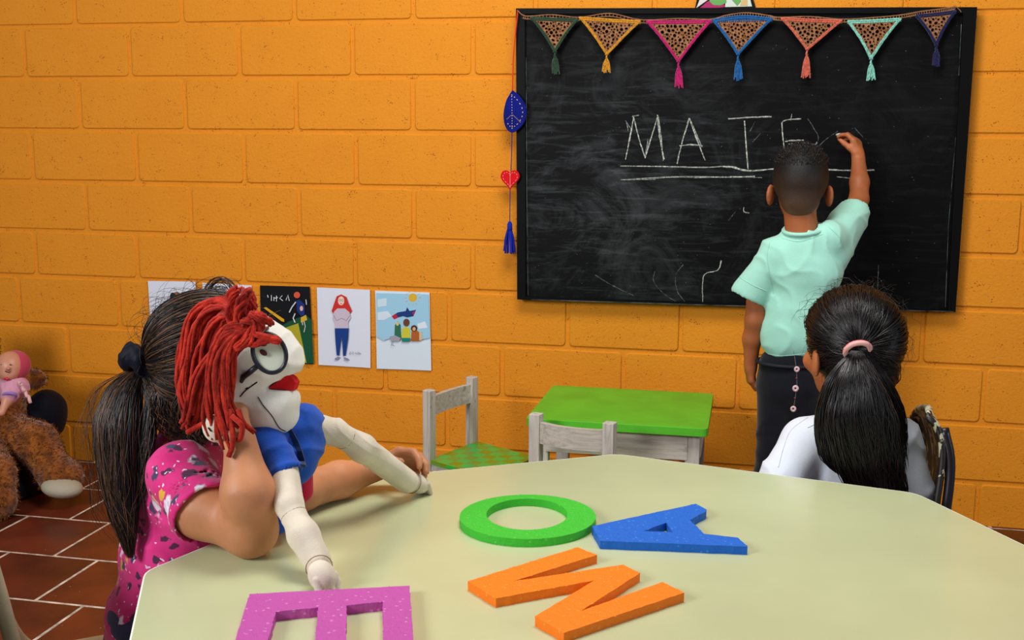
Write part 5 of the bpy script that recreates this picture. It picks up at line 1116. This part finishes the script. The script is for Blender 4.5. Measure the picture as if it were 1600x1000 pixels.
def doll_arm(pts, rads, fist, fr_, name, folds):
    F = Sdf(.006)
    for i in range(len(pts)-1): F.cap(pts[i], pts[i+1], rads[i], rads[i+1], k=.004 if i in folds else .012)
    d = nz(pts[-1]-pts[-2]); F.ell(fist, (fr_*1.0, fr_*1.15, fr_*.92), rot(d, Z), k=.004)
    sd = nz(np.cross(d, Z))
    for q_ in range(4):
        p = fist+sd*fr_*(q_-1.5)*.52+d*fr_*.55; F.cap(p+Z*fr_*.35, p+d*fr_*.55-Z*fr_*.35, fr_*.29, fr_*.25, k=.0008)
    F.cap(fist-sd*fr_*.6+d*fr_*.1+Z*fr_*.2, fist-sd*fr_*1.0+d*fr_*.75-Z*fr_*.1, fr_*.30, fr_*.24, k=.003)
    F.disp = wav(.0009, ((1, .4, 1), .03, 0)); return F.build(name, DC, pu, .0017)
j1 = D(459, 806, 1.79); w1 = PZ(495, 876, ZT+.030); f1 = PZ(503, 899, ZT+.023)
a1 = doll_arm([D(444, 735, 1.845), D(452, 790, 1.80), j1, D(474, 836, 1.765), w1], [.0235, .0235, .0205, .0235, .0225], f1, .0215, 'arm', (1, 2))
j2 = D(538, 683, 1.985); w2 = PZ(636, 752, ZT+.036); f2 = PZ(653, 756, ZT+.0235)
a2 = doll_arm([D(492, 668, 1.955), D(524, 675, 1.978), j2, D(566, 700, 2.01), w2], [.0245, .0245, .0215, .0245, .0225], f2, .0205, 'arm', (1, 2))
for A_, p, q_, r in ((a1, j1, w1, .0212), (a1, f1-(f1-w1)*.55, f1, .0205), (a2, j2, w2, .0222), (a2, f2-(f2-w2)*.5, f2, .0205)):
    d = nz(q_-p); u_ = nz(np.cross(d, Z)); v_ = np.cross(d, u_); MB().tube([p+u_*r*math.cos(a)+v_*r*math.sin(a) for a in np.arange(20)/20*6.283], .0009, 5, True).build('seam', mat('tan_thread', (150, 122, 96), .8), A_, smooth=True)

# ================================================================== TOYS IN THE LEFT CORNER
FUR = mat('brown_plush', (150, 84, 24), .95, .1, bump=.004, bscale=90, col2=(96, 48, 12), vscale=30, sheen=.5); Dm = lambda x, y, d=4.12: D(x, y, d)
bg_ = thing('beanbag', Dm(30, 740, 4.3)*np.array([1, 1, 0]), 'dark navy beanbag seat slumped against the wall under the brown teddy bear', 'beanbag')
F = Sdf(.05); F.ell(Dm(72, 648, 4.22), (.075, .09, .095)); F.cap(Dm(20, 700, 4.2), Dm(-60, 700, 4.2), .13, .14); F.ell(Dm(10, 760, 4.15), (.15, .16, .11)); F.ell(Dm(-70, 760, 4.15), (.18, .2, .13)); F.half((0, 0, .002), (0, 0, -1)); F.half((0, -.012, 0), (0, 1, 0))
F.disp = wav(.006, ((1, .3, .5), .09, 0), ((.4, .3, 1), .12, 1)); F.build('cushion', mat('navy_fabric', (7, 9, 24), .7, .15, bump=.001, bscale=120, sheen=.03), bg_, .008)
bear = thing('teddy_bear', Dm(-30, 740, 4.1)*np.array([1, 1, 0]), 'large brown plush teddy bear with pale foot soles, slumped in the left corner', 'teddy bear')
F = Sdf(.03); foot = PZ(92, 772, .085)*0+Dm(90, 745, 4.06); F.ell(Dm(-28, 640, 4.14), (.165, .13, .17)); F.chain([Dm(5, 672, 4.10), Dm(56, 692, 4.06), Dm(84, 735, 4.03)], [.075, .076, .066], k=.03); F.ell(Dm(98, 745, 4.02), (.078, .075, .066), k=.03)
F.chain([Dm(-30, 690, 4.0), Dm(-8, 740, 3.9), Dm(-2, 785, 3.86)], [.07, .066, .062]); F.cap(Dm(5, 590, 4.16), Dm(58, 592, 4.18), .05, .035); F.ell(Dm(-50, 540, 4.15), (.11, .10, .10)); 
for x in (-85, -18): F.ell(Dm(x, 505, 4.15), (.035, .02, .035), k=.01)
F.ell(Dm(-40, 552, 4.05), (.045, .05, .038))
F.disp = wav(.006, ((1, .2, .1), .022, 0), ((.1, .3, 1), .019, 1), ((.6, 1, -.8), .027, 2)); F.half((0, 0, .003), (0, 0, -1)); tb2 = F.build('plush_body', FUR, bear, .007)
F = Sdf(.01); F.ell(Dm(97, 762, 3.965), (.074, .060, .034), rot((0, 1, 0), (.1, 0, 1))); F.build('foot_sole', mat('pale_plush', (170, 160, 140), .9, .1, bump=.001, bscale=100), bear, .005)
F = Sdf(.01); F.ell(Dm(-38, 546, 4.0), (.014, .01, .01)); F.build('nose', mat('black_thread', (16, 14, 18)), bear, .004)
for x in (-58, -24): V, Fq = ball(Dm(x, 530, 4.06), .009, 5); mesh('eye', V, Fq, mat('black_bead', (14, 12, 12), .2, .6), bear, True)
g = np.random.default_rng(44); me = tb2.data; co = np.array([v.co[:] for v in me.vertices]); no = np.array([v.normal[:] for v in me.vertices]); ix = g.choice(len(co), min(len(co), 9000), replace=False); base = np.array(worldloc(bear))
fu = co[ix]+base; nn_ = no[ix]; l = g.uniform(.004, .010, len(ix))[:, None]; t_ = g.normal(size=(len(ix), 3))*.5-Z*.3; S_ = np.stack([fu, fu+nn_*l*.6+t_*l*.3, fu+nn_*l*.9+t_*l], 1); strands('fur', S_, .0016, hair_mat('plush_fur', (104, 56, 16), (160, 96, 34), .9, .1), bear)
bd_ = thing('baby_doll', Dm(10, 640, 3.98), 'small baby doll in pink dress and pink bonnet lying on the teddy bear', 'doll')
DSK = mat('vinyl_skin', (206, 140, 112), .4, .4, var=.05); F = Sdf(.012); hc = Dm(16, 572, 3.97); Md = rot(nz(-FW+UP*.6+RT*.1), UP); F.ell(hc, (.050, .050, .054), Md); F.ell(Dm(13, 585, 3.945), (.030, .025, .022)); F.ell(Dm(13, 576, 3.915), (.007, .007, .006), k=.006)
F.cap(Dm(17, 588, 3.97), Dm(17, 600, 3.97), .02, .03); F.ell(Dm(16, 612, 3.99), (.045, .04, .055)); F.chain([Dm(16, 610, 3.95), Dm(12, 625, 3.92), Dm(4, 641, 3.90)], [.021, .018, .012]); F.ell(Dm(2, 645, 3.895), (.013, .012, .013), k=.006)
F.chain([Dm(-12, 606, 3.97), Dm(-30, 622, 3.95)], [.02, .014]); bo_ = F.build('body', DSK, bd_, .0035)
for x in (6, 25): MB().tube([hc+RT*(-.012 if x == 6 else .020)-FW*.049+UP*.008, hc+RT*(-.006 if x == 6 else .026)-FW*.047+UP*.006], .0018, 5).build('eye', mat('dark_red', (66, 20, 22)), bd_)
MB().tube([Dm(8, 580, 3.918), Dm(13, 582, 3.914), Dm(17, 580, 3.918)], .0016, 5).build('mouth', mat('dark_red', (66, 20, 22)), bd_)
F = Sdf(.01); F.ell(hc+FW*.014+RT*.008, (.056, .048, .058), Md); F.ell(hc-FW*.045-RT*.008-UP*.004, (.055, .05, .052), Md, k=.006, sub=True); F.build('bonnet', cloth('pink_bonnet', (186, 60, 84)), bd_, .0035)
F = Sdf(.014); F.ell(Dm(20, 605, 3.975), (.062, .048, .046)); F.cap(Dm(16, 606, 3.95), Dm(15, 618, 3.93), .030, .030); F.disp = wav(.003, ((1, .3, .4), .03, 0), ((.3, .2, 1), .026, 1)); ds_ = F.build('dress', cloth('pink_dress', (214, 150, 172)), bd_, .0035)
fr_ = MB(); pts = [Dm(30+q_*1.6, 596+q_*2.8+3*math.sin(q_*1.9), 3.93+.004*math.sin(q_*2.3)) for q_ in range(12)]; fr_.tube(spline(pts, 30), .006, 6); fr_.build('lace_frill', cloth('pale_lace', (226, 176, 176)), ds_, smooth=True)
MB().tube([Dm(15+10*math.cos(a), 618+4*math.sin(a), 3.915+.018*math.sin(a)) for a in np.arange(16)/16*6.283], .006, 6, True).build('sleeve_cuff', cloth('lilac_cuff', (158, 120, 190)), ds_, smooth=True)
V, Fq = ball(Dm(10, 592, 3.925), .006, 5, (1.8, 1, 1)); mesh('bow', V, Fq, mat('red_bow', (196, 22, 50), .4, .5), ds_, True)
